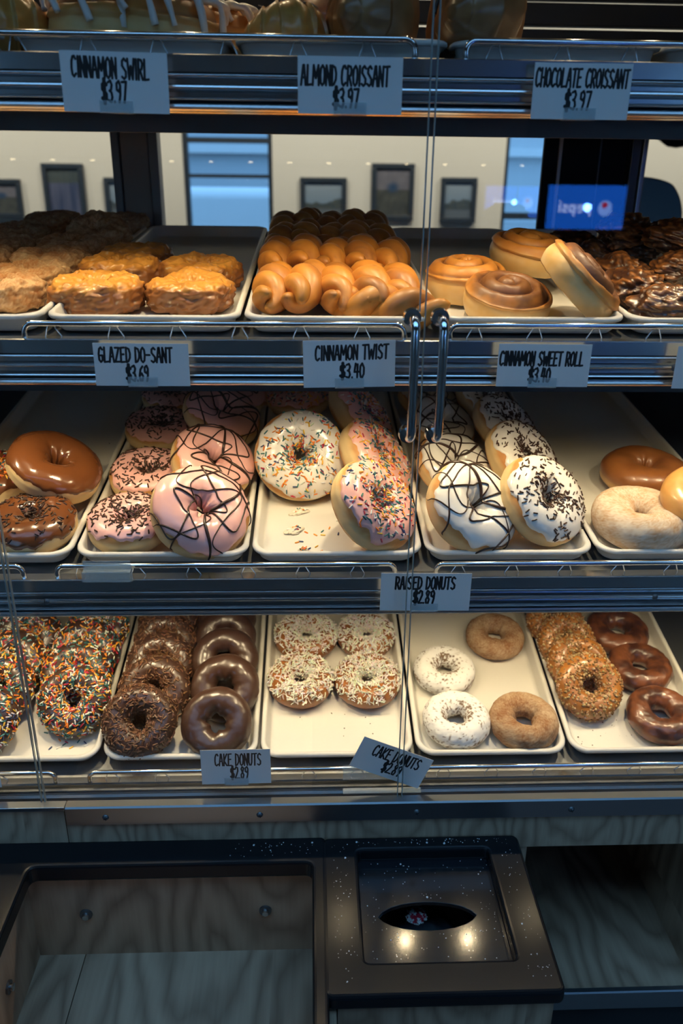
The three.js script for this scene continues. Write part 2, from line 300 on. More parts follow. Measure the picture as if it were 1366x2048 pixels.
// shelves with ridged rails
const railProfile = (y) => {
  const p = [[.012, y], [.030, y]];
  p.push([.0315, y - .001], [.0315, y - .0165]);
  const ridge = (c, r, out) => { for (let i = 0; i <= 6; i++) { const a = Math.PI / 2 - i / 6 * Math.PI; p.push([.0285 + out * Math.cos(a), y - c + r * Math.sin(a)]); } };
  ridge(.0195, .0022, .0045); p.push([.0245, y - .0228], [.0245, y - .0268]);
  ridge(.0305, .0030, .0050); p.push([.0240, y - .0345], [.0240, y - .0385]);
  ridge(.0415, .0022, .0055); p.push([.0250, y - .0445]);
  ridge(.0492, .0042, .0085);
  p.push([.026, y - .0545], [.012, y - .0545]); return p;
};
const shelfWords = { 1: 'top', 2: 'second', 3: 'third', 4: 'lowest' };
for (const n of [1, 2, 3, 4]) {
  const { y, t } = SH[n];
  const g = thing('case_shelf', shelfWords[n] + ' shelf of the case with a ridged aluminium front rail', 'shelf');
  const plate = mesh('plate', box(CX0 + .003, CX1 - .003, -.003, .0, -.757, .012), M.steelDark, g); plate.position.set(0, y - .0255 * Math.cos(t), .0); plate.rotation.x = t;
  if (n < 4) mesh('front_rail', extrudeX(railProfile(y - .022), CX0 + .001, CX1 - .001), M.alu, g);
  else mesh('front_rail', extrudeX([[.012, y - .024], [.0245, y - .024], [.026, y - .026], [.026, y - .040], [.029, y - .044], [.029, y - .050], [.012, y - .050]], CX0 + .001, CX1 - .001), M.alu, g);
  for (const x of { 1: [1.05], 2: [.752], 3: [-.028, .778], 4: [] }[n]) mesh('screw', new THREE.SphereGeometry(.0045, 14, 6, 0, 6.3, 0, 1.3).rotateX(Math.PI / 2).translate(x, y - .0525, .031), M.steelDark, g);
  if (n === 1 || n === 2 || n === 3) {
    const b = thing('led_bar', { 1: 'row of small warm lamps under the top shelf', 2: 'row of small warm lamps under the second shelf', 3: 'row of small warm lamps under the third shelf' }[n], 'lamp');
    const yb = n === 1 ? 1.556 : y - .092;
    mesh('housing', merge([box(CX0 + .01, CX1 - .01, yb + .012, yb + .018, -.115, -.012), box(CX0 + .01, CX1 - .01, yb - .001, yb + .012, -.018, -.012)]), M.fascia, b);
    mesh('fascia', box(CX0 + .01, CX1 - .01, yb + .018, y - .074, -.020, -.012), M.fascia, b);
    lampRow(b, yb + .0115, -.062, V(0, -1, -.12), 1);
  }
}
function lampRow(b, y, z, dir, k) {
  const em = new THREE.MeshStandardMaterial({ color: 0x000000, emissive: LED_COLOR, emissiveIntensity: 14 });
  for (let i = 0; i < 17; i++) {
    const x = CX0 + .142 + i * .112;
    mesh('led', new THREE.CylinderGeometry(.006, .006, .003, 12).translate(x, y - .001, z), em, b);
    const l = new THREE.SpotLight(LED_COLOR, LED_POWER * k, 0, rad(60), .8, 2); l.position.set(x, y - .004, z); l.castShadow = true; l.shadow.radius = .3; b.add(l); l.add(l.target); l.target.position.copy(dir);
  }
}
{
  const b = thing('led_bar', 'row of small warm lamps under the roof of the case', 'lamp');
  mesh('housing', box(CX0 + .01, CX1 - .01, 1.945, 1.96, -.29, -.19), M.fascia, b);
  lampRow(b, 1.944, -.24, V(0, -1, 0), .75);
}
// wire guards in front of the trays
for (const [n, x0, x1, label] of [[1, -.62, -.056, 'pale'], [1, -.013, .427, ''], [1, .4805, .92, ''], [2, -.60, -.055, ''], [2, -.0125, .4275, ''], [2, .481, .92, ''], [3, -.60, -.0555, ''], [3, -.0125, .4275, ''], [3, .482, .92, ''], [4, -.60, -.055, ''], [4, -.006, .43, ''], [4, .482, .92, '']]) {
  const y = SH[n].y, which = x0 < -.1 ? 'cut off by the photo edge' : x0 < .2 ? 'across the two middle trays' : 'past the door handles';
  const g = thing('wire_guard', 'chrome wire guard on the ' + shelfWords[n] + ' shelf ' + which, 'wire guard');
  const z = .0245, yt = y - .0052, yb = y - .0225, r = .0034, b = .010, p = [V(x0, yb, z)];
  for (let i = 0; i <= 6; i++) { const a = i / 6 * Math.PI / 2; p.push(V(x0 + b - b * Math.cos(a), yt - b + b * Math.sin(a), z)); }
  for (let i = 0; i <= 6; i++) { const a = i / 6 * Math.PI / 2; p.push(V(x1 - b + b * Math.sin(a), yt - b + b * Math.cos(a), z)); }
  p.push(V(x1, yb, z));
  mesh('rod', sweep(p, () => r, 10, { up: V(0, 0, 1) }), M.chrome, g);
  const w = [];
  for (let x = x0 + .03; x < x1 - .02; x += .072) for (const d of [-.006, .007]) w.push(rod(V(x + d * .4, yt - .001, z - .001), V(x + d * 1.6, yb - .001, .016), .0009, 5));
  for (const q of w) mesh('wire', q, M.chrome, g);
}
// ---------------------------------------------------------------- trays
function trayGeo() {
  const W = .231, hw = W / 2, rings = [], N = 12;
  const ring = (inset, y, rc) => rings.push([inset, y, rc]);
  ring(.020, -.0200, .014); ring(.0155, -.0196, .018); ring(.0125, -.0175, .020); ring(.0085, -.004, .023); ring(.0075, -.0012, .024); ring(.0055, .0, .026); ring(.0028, .0, .027); ring(.0006, -.0014, .028); ring(.0, -.0038, .028); ring(.0008, -.006, .028); ring(.0038, -.0066, .026); ring(.006, -.0062, .024); ring(.0095, -.018, .020); ring(.014, -.0222, .016); ring(.021, -.0228, .012);
  const per = 4 * (N + 1), pos = [], idx = [];
  for (const [ins, y, rc] of rings) for (let k = 0; k < 4; k++) for (let i = 0; i <= N; i++) {
    const a = (k + i / N) * Math.PI / 2, cx = (k === 0 || k === 3 ? 1 : -1) * (hw - ins - rc), cz = (k < 2 ? 1 : -1) * (TL / 2 - ins - rc);
    pos.push(cx + rc * Math.cos(a), y, cz + rc * Math.sin(a));
  }
  for (let j = 0; j < rings.length - 1; j++) for (let i = 0; i < per; i++) { const a = j * per + i, b = j * per + (i + 1) % per; idx.push(a, a + per, b, b, a + per, b + per); }
  for (const [j, flip] of [[0, 0], [rings.length - 1, 1]]) { const c = pos.length / 3; pos.push(0, rings[j][1], 0); for (let i = 0; i < per; i++) { const a = j * per + i, b = j * per + (i + 1) % per; flip ? idx.push(c, b, a) : idx.push(c, a, b); } }
  const g = new THREE.BufferGeometry(); g.setAttribute('position', new THREE.Float32BufferAttribute(pos, 3)); g.setIndex(idx.reverse()); g.computeVertexNormals();
  return g.translate(0, 0, -TL / 2);
}
const trayG = trayGeo();
const trayLabels = {
  1: ['tray on the top shelf cut off beside the cinnamon swirls', 'tray under the iced cinnamon swirls on the top shelf', 'tray under the almond croissants on the top shelf', 'tray under the chocolate croissant on the top shelf', 'tray at the dark end of the top shelf'],
  2: ['white tray holding the cinnamon sugar croissant donuts', 'white tray half filled with glazed croissant donuts', 'white tray packed with cinnamon twists', 'white tray holding four cinnamon sweet rolls', 'white tray piled with dark fritters'],
  3: ['white tray mostly empty behind the slanted chocolate donut', 'white tray of pink iced donuts', 'white tray with crumbs and rainbow sprinkle donuts', 'white tray of white iced donuts', 'white tray of plain and sugared donuts, empty at the back'],
  4: ['white tray of rainbow sprinkle cake donuts', 'white tray with two rows of chocolate cake donuts', 'white tray holding four coconut donuts', 'white tray of powdered and cinnamon sugar donuts', 'white tray of crumb and old fashioned donuts'],
};
const trayMetal = mat(.45, .46, .48, { metalness: .85, roughness: .45 });
for (const n of [1, 2, 3, 4]) for (let k = -1; k < 4; k++) {
  const m = mesh('sheet_tray', trayG, M.tray); tag(m, trayLabels[n][k + 1], 'tray', 'trays on the shelves');
  put(m, n, (k + .5) * PITCH + (n === 4 ? .0024 : 0), 0, 0);
}
// ---------------------------------------------------------------- glass doors
function door(x0, x1, hx, label) {
  const g = thing('glass_door', label, 'glass door'), y0 = .677, y1 = 1.96, z = .0625, t = .0028;
  mesh('pane', box(x0, x1, y0, y1, z - t, z + t), M.glass, g);
  mesh('edge', rbox(x0 - .0002, x0 + .0011, y0, y1, z - t - .0002, z + t + .0002, .0004), M.edge, g);
  mesh('edge', rbox(x1 - .0011, x1 + .0002, y0, y1, z - t - .0002, z + t + .0002, .0004), M.edge, g);
  if (hx) {
    const h = mesh('handle', sweep(curvePts([V(hx, 1.368, .066), V(hx, 1.368, .079), V(hx + .0005, 1.3665, .088), V(hx + .001, 1.361, .0935), V(hx + .001, 1.352, .0955), V(hx + .001, 1.30, .0955), V(hx + .001, 1.250, .0955), V(hx + .001, 1.240, .0935), V(hx + .0005, 1.2345, .088), V(hx, 1.233, .079), V(hx, 1.233, .066)], 60), () => .0052, 14, { up: V(1, 0, 0) }), M.chrome, g);
    for (const y of [1.368, 1.233]) { mesh('mount', new THREE.CylinderGeometry(.0095, .0105, .007, 24).rotateX(Math.PI / 2).translate(hx, y, .069), M.chrome, h); mesh('mount', new THREE.CylinderGeometry(.0085, .0085, .006, 24).rotateX(Math.PI / 2).translate(hx, y, .0565), M.steelDark, h); }
  }
}
door(-.575, -.0632, 0, 'glass door cut off by the photo edge');
door(-.0590, .4395, .4305, 'glass door in front of the pink and rainbow donuts, with a chrome handle');
door(.4450, .955, .4615, 'glass door in front of the white iced donuts, with a chrome handle');
// ---------------------------------------------------------------- price cards
const GL = {
  A: ['0,1 .42,0 .58,0 1,1', '.2,.62 .82,.62'], C: ['.92,.14 .7,.0 .4,.02 .12,.25 .05,.6 .18,.9 .5,1 .92,.86'], D: ['.08,0 .08,1 .5,.95 .9,.7 .95,.4 .7,.1 .08,0'], E: ['.9,0 .12,.02 .1,1 .92,.98', '.12,.48 .75,.46'],
  G: ['.9,.15 .6,0 .25,.1 .06,.45 .15,.85 .5,1 .9,.88 .9,.55 .52,.55'], H: ['.08,0 .08,1', '.92,0 .92,1', '.08,.5 .92,.5'], I: ['.5,0 .5,1'], K: ['.1,0 .1,1', '.9,0 .12,.58 .95,1'], L: ['.12,0 .1,1 .95,.97'], M: ['.02,1 .12,0 .5,.65 .88,0 .98,1'],
  N: ['.06,1 .08,0 .9,1 .92,0'], O: ['.5,0 .15,.15 .03,.5 .15,.88 .5,1 .85,.88 .97,.5 .85,.15 .5,0'], R: ['.1,1 .1,0 .7,.04 .92,.22 .75,.48 .12,.55', '.45,.55 .95,1'], S: ['.9,.12 .55,0 .15,.12 .12,.35 .5,.5 .88,.65 .85,.9 .45,1 .06,.9'],
  T: ['0,.02 1,.0', '.5,.02 .5,1'], U: ['.06,0 .08,.75 .3,.98 .68,.98 .9,.75 .94,0'], W: ['.0,0 .22,1 .5,.35 .78,1 1,0'], Z: ['.05,.02 .92,.02 .08,.98 .95,.97'], '-': ['.1,.5 .9,.5'], ' ': [],
  $: ['.9,.2 .55,.1 .15,.2 .15,.42 .5,.52 .85,.64 .82,.86 .45,.93 .06,.84', '.5,-.06 .5,1.08'], '.': ['.5,.97 .5,1'], 0: ['.5,0 .12,.2 .06,.6 .25,.97 .6,1 .92,.75 .92,.3 .5,0'], 2: ['.08,.2 .35,0 .8,.08 .88,.35 .5,.7 .05,1 .98,.97'], 3: ['.1,.08 .6,.0 .88,.2 .7,.42 .38,.48 .75,.55 .92,.78 .65,1 .08,.93'],
  4: ['.3,.0 .08,.6 .98,.58', '.75,.05 .72,1'], 6: ['.85,.05 .35,.25 .08,.65 .25,.98 .7,.98 .92,.7 .6,.5 .15,.65'], 7: ['.03,.04 .95,.02 .45,1'], 8: ['.85,.12 .4,.0 .12,.2 .45,.45 .9,.7 .7,1 .2,.98 .1,.7 .6,.42 .85,.12'], 9: ['.9,.3 .6,.5 .15,.42 .12,.12 .6,0 .9,.2 .85,.65 .6,1'],
};
const narrow = { I: .35, '.': .3, ' ': .6, M: 1.35, W: 1.35, '-': .9 };
function lettering(c, text, x0, x1, y0, y1, wpx, slope = 0) {
  let tot = 0; for (const ch of text) tot += (narrow[ch] ?? 1) + .26; tot -= .26;
  const u = (x1 - x0) / tot; let x = x0; c.lineCap = c.lineJoin = 'round'; c.strokeStyle = '#0b0f14';
  for (const ch of text) {
    const w = (narrow[ch] ?? 1) * u; c.lineWidth = wpx * (ch === '$' ? 1.5 : 1);
    for (const st of GL[ch]) {
      c.beginPath(); st.split(' ').forEach((p, i) => { const [a, b] = p.split(',').map(Number); const X = x + a * w + (1 - b) * u * .1, Y = lerp(y0, y1, b) + slope * (x - x0); i ? c.lineTo(X, Y) : c.moveTo(X, Y); }); c.stroke();
    }
    x += w + .26 * u;
  }
}
function card(line, price, cx, cy, w, h, z, rot, lay, label, clip = true, lean = 0) {
  const g = thing('price_card', label, 'price card', 'price cards on the shelf rails');
  const cv = document.createElement('canvas'); cv.width = 640; cv.height = Math.round(640 * h / w); const c = cv.getContext('2d'), H = cv.height;
  c.fillStyle = '#dfe3e3'; c.fillRect(0, 0, 640, H);
  const [a0, a1, b0, b1, p0, p1, q0, q1, sl] = lay;
  lettering(c, line, a0 * 640, a1 * 640, b0 * H, b1 * H, 14, sl ?? 0); lettering(c, price, p0 * 640, p1 * 640, q0 * H, q1 * H, 14.5, sl ?? 0);
  const t = new THREE.CanvasTexture(cv); t.colorSpace = THREE.SRGBColorSpace; t.anisotropy = 4;
  const face = new THREE.MeshPhysicalMaterial({ map: t, roughness: .7 }), back = mat(.70, .73, .73, { roughness: .7 });
  const m = new THREE.Mesh(new THREE.BoxGeometry(w, h, .0006), [back, back, back, back, face, back]); m.name = 'card'; m.castShadow = m.receiveShadow = true; g.add(m);
  g.position.set(cx, cy, z); g.rotation.set(lean, 0, rot);
  if (clip) {
    const k = thing('card_clip', 'clear plastic clip holding the ' + label.replace(/ reading.*/, '').replace(/ beside.*/, '').replace('price card cut off at the photo edge by', 'cut off card by'), 'clip', 'clear card clips');
    const yb = -h / 2;
    mesh('base', rbox(-.017, .017, yb - .001, yb + .0008, -.008, .003, .0004), M.clear, k);
    mesh('front_lip', rbox(-.017, .017, yb, yb + .011, .0012, .0022, .0004), M.clear, k);
    mesh('back_plate', rbox(-.022, .022, yb, yb + .014, -.0045, -.0036, .0004), M.clear, k);
    k.position.set(cx, cy, z); k.rotation.set(lean, 0, rot);
  }
  return g;
}
const lay0 = [.07, .93, .14, .44, .34, .64, .52, .82];
card('CINNAMON SWIRL', '$3.97', .1205, 1.597, .107, .055, .0468, -.012, [.10, .82, .09, .42, .37, .60, .47, .82, .02], 'cinnamon swirl price card reading $3.97');
card('ALMOND CROISSANT', '$3.97', .359, 1.5975, .107, .0525, .0468, -.002, [.03, .87, .16, .50, .34, .58, .55, .88], 'almond croissant price card reading $3.97');
card('CHOCOLATE CROISSANT', '$3.97', .599, 1.5955, .102, .052, .0468, .0, [.02, .97, .10, .42, .34, .60, .49, .82, .004], 'chocolate croissant price card reading $3.97');
card('GLAZED DO-SANT', '$3.69', .1238, 1.3097, .108, .049, .0468, -.004, [.05, .82, .10, .44, .33, .56, .52, .88], 'glazed do-sant price card reading $3.69');
card('CINNAMON TWIST', '$3.40', .3622, 1.3115, .1065, .0545, .0468, .016, [.13, .92, .12, .42, .40, .66, .50, .80, -.02], 'cinnamon twist price card reading $3.40');
card('CINNAMON SWEET ROLL', '$3.40', .5898, 1.3103, .109, .050, .0468, -.006, [.02, .92, .18, .50, .35, .58, .56, .88], 'cinnamon sweet roll price card reading $3.40');
card('RAISED DONUTS', '$2.89', .4659, 1.0135, .1178, .0545, .0468, -.012, [.16, .82, .10, .42, .37, .60, .46, .80], 'raised donuts price card reading $2.89');
card('CAKE DONUTS', '$2.89', .2095, .739, .0982, .0585, .0500, .006, [.20, .86, .12, .46, .42, .67, .50, .84], 'upright cake donuts price card reading $2.89 below the smooth chocolate donuts', true, -.02);
card('CAKE DONUTS', '$2.89', .4304, .7417, .1085, .0532, .0500, -.405, [.20, .86, .12, .46, .42, .67, .50, .84], 'cake donuts price card tipped over at a slant', false, -.02);
card(' ', ' ', .800, 1.308, .108, .050, .0468, -.01, [.3, .36, .1, .4, .4, .45, .5, .8], 'price card cut off at the photo edge beside the sweet roll card');
card(' ', ' ', -.170, .739, .098, .058, .0500, -.01, [.3, .36, .1, .4, .4, .45, .5, .8], 'price card cut off at the photo edge by the rainbow sprinkle donuts');
{ // empty clips
  const k = thing('card_clip', 'empty clear plastic card holder on the third shelf guard', 'clip', 'clear card clips');
  mesh('front_plate', rbox(.025, .086, 1.030, 1.044, .0445, .0458, .0005), M.clear, k);
  mesh('upper_plate', rbox(.027, .087, 1.044, 1.058, .040, .0413, .0005), M.clear, k);
  mesh('step', rbox(.026, .0865, 1.0425, 1.0445, .036, .0458, .0005), M.clear, k);
  mesh('back_plate', rbox(.027, .087, 1.026, 1.052, .0345, .0356, .0005), M.clear, k);
  const k2 = thing('card_clip', 'clear plastic clip behind the tipped cake donuts card', 'clip', 'clear card clips');
  mesh('back_plate', rbox(.362, .445, .705, .731, .0400, .0412, .0005), M.clear, k2);
  mesh('front_plate', rbox(.447, .475, .688, .697, .0500, .0511, .0005), M.clear, k2);
  mesh('base', rbox(.362, .475, .688, .6895, .0400, .0511, .0005), M.clear, k2);
}
// ---------------------------------------------------------------- donuts
function donutSurface({ R, q, qh, e = .92, lump = .06, fine = .0006, ff = 90, crease = 0, layers = 0, square = 0, seed }) {
  const pw = (c) => Math.sign(c) * Math.pow(Math.abs(c), e);
  return (u, v, off = 0) => {
    const cu = Math.cos(u), su = Math.sin(u), c = Math.cos(v), s = Math.sin(v);
    const w = 1 + lump * noise(cu * 1.4 + seed * 3.1, su * 1.4, seed * 1.7), w2 = 1 + lump * 1.2 * noise(cu * 1.1, su * 1.1 + seed * 2.3, seed);
    const sq = square ? 1 + square * (Math.pow(Math.abs(Math.cos(2 * u)), 1.5) * -.5 + .25) : 1;
    let qq = q * w; if (c < 0) qq *= 1 + .25 * noise(cu * 2 + seed, su * 2, 5.5);
    let r = R * sq + qq * pw(c), y = qh * w2 * pw(s) * (s < 0 ? .94 : 1);
    let nx = c / q, ny = s / qh; const l = Math.hypot(nx, ny) || 1; nx /= l; ny /= l;
    let d = off + fine * fbm(r * cu * ff + seed * 7, y * ff, r * su * ff, 3) * 2;
    if (crease) d -= crease * Math.exp(-Math.pow((v + .12 + .12 * noise(cu * 2, su * 2, seed + 9)) / .11, 2));
    if (layers) d += layers * Math.sin(y / .0042 * 3 + 4 * noise(cu * 3, su * 3, seed)) * Math.abs(c) * (.5 + noise(cu * 5, y * 90, su * 5));
    r += d * nx; y += d * ny;
    return { p: [r * cu, y, r * su], n: V(nx * cu, ny, nx * su) };
  };
}
const TAU = Math.PI * 2;
function doughGeo(S, nu, nv, color) {
  return gridGeo(nu, nv, true, true, (i, j, o) => { const u = i / nu * TAU, v = j / nv * TAU - Math.PI; o.p = S(u, v).p; o.c = color(u, v, o.p); });
}
function glazeGeo(S, seed, v0, amp, th, vin = Math.PI + .5) {
  const nu = 88, nv = 26, edge = (u) => v0 + amp * (1.3 * noise(Math.cos(u) * 2.2 + seed, Math.sin(u) * 2.2, seed * 3) + .5 * noise(Math.cos(u) * 6, Math.sin(u) * 6 + seed, 2));
  const vAt = (u, t) => lerp(edge(u), vin, t);
  const off = (u, t) => th * sstep(0, .07, t) * sstep(1, .93, t) + th * .45 * Math.exp(-Math.pow((t - .07) / .045, 2)) - .0007;
  const g = gridGeo(nu, nv, true, false, (i, j, o) => { const u = i / nu * TAU, t = Math.pow(j / (nv - 1), 1.15); o.p = S(u, vAt(u, t), off(u, t)).p; });
  return { g, vAt, off };
}
const sprinkleT = new THREE.LatheGeometry([[.0001, -1], [.75, -.86], [1, -.6], [1, .6], [.75, .86], [.0001, 1]].map(([r, y]) => new THREE.Vector2(r * .00105, y * .0038)), 5);
const flakeT = (() => { const g = new THREE.BoxGeometry(.0016, .0085, .0008, 1, 3, 1), p = g.attributes.position; for (let i = 0; i < p.count; i++) p.setZ(i, p.getZ(i) + 42 * p.getY(i) ** 2); return g; })();
const crumbT = new THREE.IcosahedronGeometry(.0021, 0); if (!crumbT.index) crumbT.setIndex([...Array(crumbT.attributes.position.count).keys()]);
const RAIN = [[.85, .84, .78], [.85, .84, .78], [.85, .30, .03], [.85, .22, .02], [.90, .52, .05], [.04, .20, .20], [.03, .16, .17], [.03, .06, .16], [.50, .03, .06]];
const JIM = [[.05, .022, .012], [.065, .03, .016], [.04, .018, .01]];
function bitsOn(S, G, n, palette, tmpl, o = {}) {
  const list = [];
  for (let k = 0; k < n; k++) {
    const u = rnd() * TAU, t = o.t ? o.t(rnd()) : lerp(.04, .80, Math.pow(rnd(), .85)), v = G ? G.vAt(u, t) : t;
    if (o.keep && !o.keep(u, t)) continue;
    const { p, n: nn } = S(u, v, (G ? G.off(u, t) : 0) + (o.lift ?? .0006));
    const d = V(rr(-1, 1), rr(-1, 1), rr(-1, 1)); d.addScaledVector(nn, -d.dot(nn) * (o.stick ?? .85)).normalize();
    const qd = new THREE.Quaternion().setFromUnitVectors(V(0, 1, 0), d).multiply(new THREE.Quaternion().setFromAxisAngle(V(0, 1, 0), rnd() * TAU));
    const s = o.size ? o.size() : rr(.85, 1.15);
    list.push({ m: new THREE.Matrix4().compose(V(...p), qd, V(s * rr(.85, 1.15), s, s * rr(.85, 1.15))), c: palette[Math.floor(rnd() * palette.length)].map((x) => x * rr(.85, 1.1)) });
  }
  return scatter(tmpl, list);
}
function drizzleGeo(S, G, R, q, lines, r0 = .00105) {
  const out = [];
  const rim = (x, z) => {
    const ro = Math.hypot(x, z), u = Math.atan2(z, x), k = (ro - R) / q;
    if (k > 1.0 || k < -1.02) { if (k > 1.2 || k < -1.3) return null; }
    const v = k > 1 ? -(k - 1) * .9 : k < -1 ? Math.PI + (-1 - k) * 1.5 : Math.acos(k);
    return V(...S(u, v, .0014 + r0 * .35).p);
  };
  for (const { ang, zig, amp, sh, w = 1, ph = 0 } of lines) {
    let run = []; const flush = () => { if (run.length > 4) out.push(sweep(run, (t) => r0 * w * (.75 + .5 * Math.abs(Math.sin(t * 9 + ang * 3))) * sstep(0, .04, t) * sstep(1, .96, t) + .0001, 6, { flat: 1 })); run = []; };
    for (let i = 0; i <= 150; i++) {
      const t = i / 150 * 2 - 1, a = t * (R + q) * 1.1, b = (amp * Math.sin(t * zig * Math.PI + ph) + sh + .1 * noise(t * 2, ang, 4)) * (R + q);
      const x = a * Math.cos(ang) - b * Math.sin(ang), z = a * Math.sin(ang) + b * Math.cos(ang), p = rim(x, z);
      if (p) run.push(p); else flush();
    }
    flush();
  }
  return merge(out);
}
const zigzags = (seed) => { const a0 = seed * 1.37; return [{ ang: a0, zig: 2.6, amp: .5, sh: .1, w: 1 }, { ang: a0 + .7, zig: 2.0, amp: .42, sh: -.2, w: 1.0, ph: 1 }, { ang: a0 + 1.9, zig: 1.6, amp: .5, sh: .25, w: .75, ph: 2 }, { ang: a0 - .5, zig: 1.1, amp: .25, sh: -.35, w: 1.7, ph: .4 }, { ang: a0 + 2.6, zig: 1.8, amp: .3, sh: -.1, w: .7, ph: 3 }, { ang: a0 + 1.2, zig: .8, amp: .3, sh: .45, w: .9, ph: 1.6 }]; };
const raisedColor = (seed) => (u, v, p) => {
  const n = .28 * noise(Math.cos(u) * 3 + seed, Math.sin(u) * 3, v * 1.5) + .15 * noise(p[0] * 160, p[1] * 160, p[2] * 160);
  const band = 1 - sstep(.22, .62, Math.abs(v + .1 + n * .5));
  const fry = mixc([.42, .17, .045], [.60, .29, .08], .5 + fbm(p[0] * 60, p[1] * 60, p[2] * 60, 3));
  return mixc(fry, [.74, .55, .28], band);
};
const sugarSpeck = (base, sugar, k) => (u, v, p) => { const s = fbm(p[0] * 420, p[1] * 420, p[2] * 420, 2), l = fbm(p[0] * 45 + 3, p[1] * 45, p[2] * 45, 3); return mixc(base, sugar, Math.min(1, Math.max(0, k + s * 1.1 + l * .9))); };
function buildDonut(kind, D, g, seed) {
  const fam = kind.startsWith('cake') ? 'cake' : kind.startsWith('dosant') ? 'do' : 'raised';
  if (fam === 'raised') {
    const o = { R: D * .285, q: D * .215, qh: D * .19, lump: .08, fine: .0005, crease: .0014, seed }, plain = ['glazed_dark', 'glazed_light', 'sugar'].includes(kind);
    const S = donutSurface(kind === 'sugar' ? { ...o, crease: 0, fine: .0007 } : plain ? { ...o, crease: .0006 } : o);
    if (kind === 'sugar') { mesh('dough', doughGeo(S, 128, 84, sugarSpeck([.46, .24, .09], [.70, .60, .47], .62)), M.doughDry, g); return; }
    if (plain) { const c0 = kind === 'glazed_dark' ? [.20, .065, .016] : [.60, .26, .05], c1 = kind === 'glazed_dark' ? [.34, .125, .03] : [.72, .42, .14]; mesh('dough', doughGeo(S, 80, 48, (u, v, p) => mixc(mixc(c0, c1, .5 + fbm(p[0] * 40, p[1] * 40, p[2] * 40)), [.62, .36, .11], .8 * (1 - sstep(.1, .42, Math.abs(v + .35))))), M.doughWet, g); return; }
    mesh('dough', doughGeo(S, 72, 44, raisedColor(seed)), M.dough, g);
    const low = kind.startsWith('choc') ? .15 : .38, G = glazeGeo(S, seed, low, .38, .0016);
    const gm = kind.startsWith('pink') || kind.startsWith('purp') ? M.glazePink : kind.startsWith('white') ? M.glazeWhite : M.glazeChoc;
    mesh('icing', G.g, gm, g);
    if (kind.endsWith('jim')) { const b = mesh('sprinkles', bitsOn(S, G, kind === 'choc_jim' ? 330 : 300, JIM, sprinkleT, kind === 'choc_jim' ? { keep: (u, t) => noise(Math.cos(u) * 1.5, Math.sin(u) * 1.5 + 5, 3) > -.2 } : {}), M.bits, g); b.userData.kind = 'stuff'; }
    if (kind.endsWith('rain')) { const b = mesh('sprinkles', bitsOn(S, G, 480, RAIN, sprinkleT), M.bits, g); b.userData.kind = 'stuff'; }
    if (kind.endsWith('driz')) mesh('drizzle', drizzleGeo(S, G, o.R, o.q, zigzags(seed)), M.choc, g);
    return;
  }
  if (fam === 'cake') {
    const o = { R: D * .318, q: D * .182, qh: D * .178, e: .95, lump: .08, fine: .0008, seed };
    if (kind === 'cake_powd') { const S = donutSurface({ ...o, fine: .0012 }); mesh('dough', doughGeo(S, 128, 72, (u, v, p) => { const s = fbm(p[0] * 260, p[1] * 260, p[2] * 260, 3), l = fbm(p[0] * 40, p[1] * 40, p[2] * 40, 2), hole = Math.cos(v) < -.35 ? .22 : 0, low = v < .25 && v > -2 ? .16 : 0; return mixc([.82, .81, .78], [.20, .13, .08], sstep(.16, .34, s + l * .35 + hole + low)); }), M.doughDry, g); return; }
    if (kind === 'cake_cinn') { const S = donutSurface({ ...o, fine: .0011 }); mesh('dough', doughGeo(S, 128, 72, sugarSpeck([.24, .105, .04], [.50, .36, .22], .45)), M.doughDry, g); return; }
    if (kind === 'cake_old') { const S = donutSurface({ ...o, fine: .0012 }); mesh('dough', doughGeo(S, 96, 56, (u, v, p) => mixc([.06, .020, .010], [.20, .066, .025], sstep(.25, .75, .5 + fbm(p[0] * 50, p[1] * 50, p[2] * 50, 4)))), M.doughWet, g); return; }
    if (kind === 'cake_crumb') {
      const S = donutSurface(o); mesh('dough', doughGeo(S, 72, 44, (u, v, p) => mixc([.24, .085, .02], [.50, .20, .035], .5 + fbm(p[0] * 45, p[1] * 45, p[2] * 45))), M.doughWet, g);
      const b = mesh('crumb_topping', bitsOn(S, null, 900, [[.40, .25, .11], [.28, .15, .055], [.52, .37, .20], [.20, .095, .03]], crumbT, { t: (r) => lerp(-.25, Math.PI * 1.05, r), lift: .0004, size: () => rr(.5, 1.25), stick: 0 }), M.bitsDry, g); b.userData.kind = 'stuff'; return;
    }
    const dark = kind !== 'cake_coco', S = donutSurface(o);
    mesh('dough', doughGeo(S, 72, 44, (u, v, p) => mixc(dark ? [.10, .045, .022] : [.16, .05, .012], dark ? [.17, .08, .035] : [.38, .135, .024], .5 + fbm(p[0] * 50, p[1] * 50, p[2] * 50))), dark ? M.dough : M.doughWet, g);
    if (kind === 'cake_coco') { const b = mesh('coconut_flakes', bitsOn(S, null, 1000, [[.80, .77, .68], [.72, .68, .57], [.84, .82, .76]], flakeT, { t: (r) => lerp(.25, Math.PI * 1.08, r), stick: .6, lift: .0012, size: () => rr(.7, 1.35) }), M.bitsDry, g); b.userData.kind = 'stuff'; return; }
    const G = glazeGeo(S, seed, -.25, .25, .0017, Math.PI + .8);
    mesh('icing', G.g, M.glazeDark, g);
    if (kind === 'cake_rain') { const b = mesh('sprinkles', bitsOn(S, G, 820, RAIN, sprinkleT, { t: (r) => lerp(.05, .86, r), stick: .75 }), M.bits, g); b.userData.kind = 'stuff'; }
    if (kind === 'cake_jim') { const b = mesh('sprinkles', bitsOn(S, G, 760, [[.17, .08, .042], [.21, .10, .05], [.12, .055, .03]], sprinkleT, { t: (r) => lerp(.03, .92, r), stick: .75 }), M.bits, g); b.userData.kind = 'stuff'; }
    return;
  }
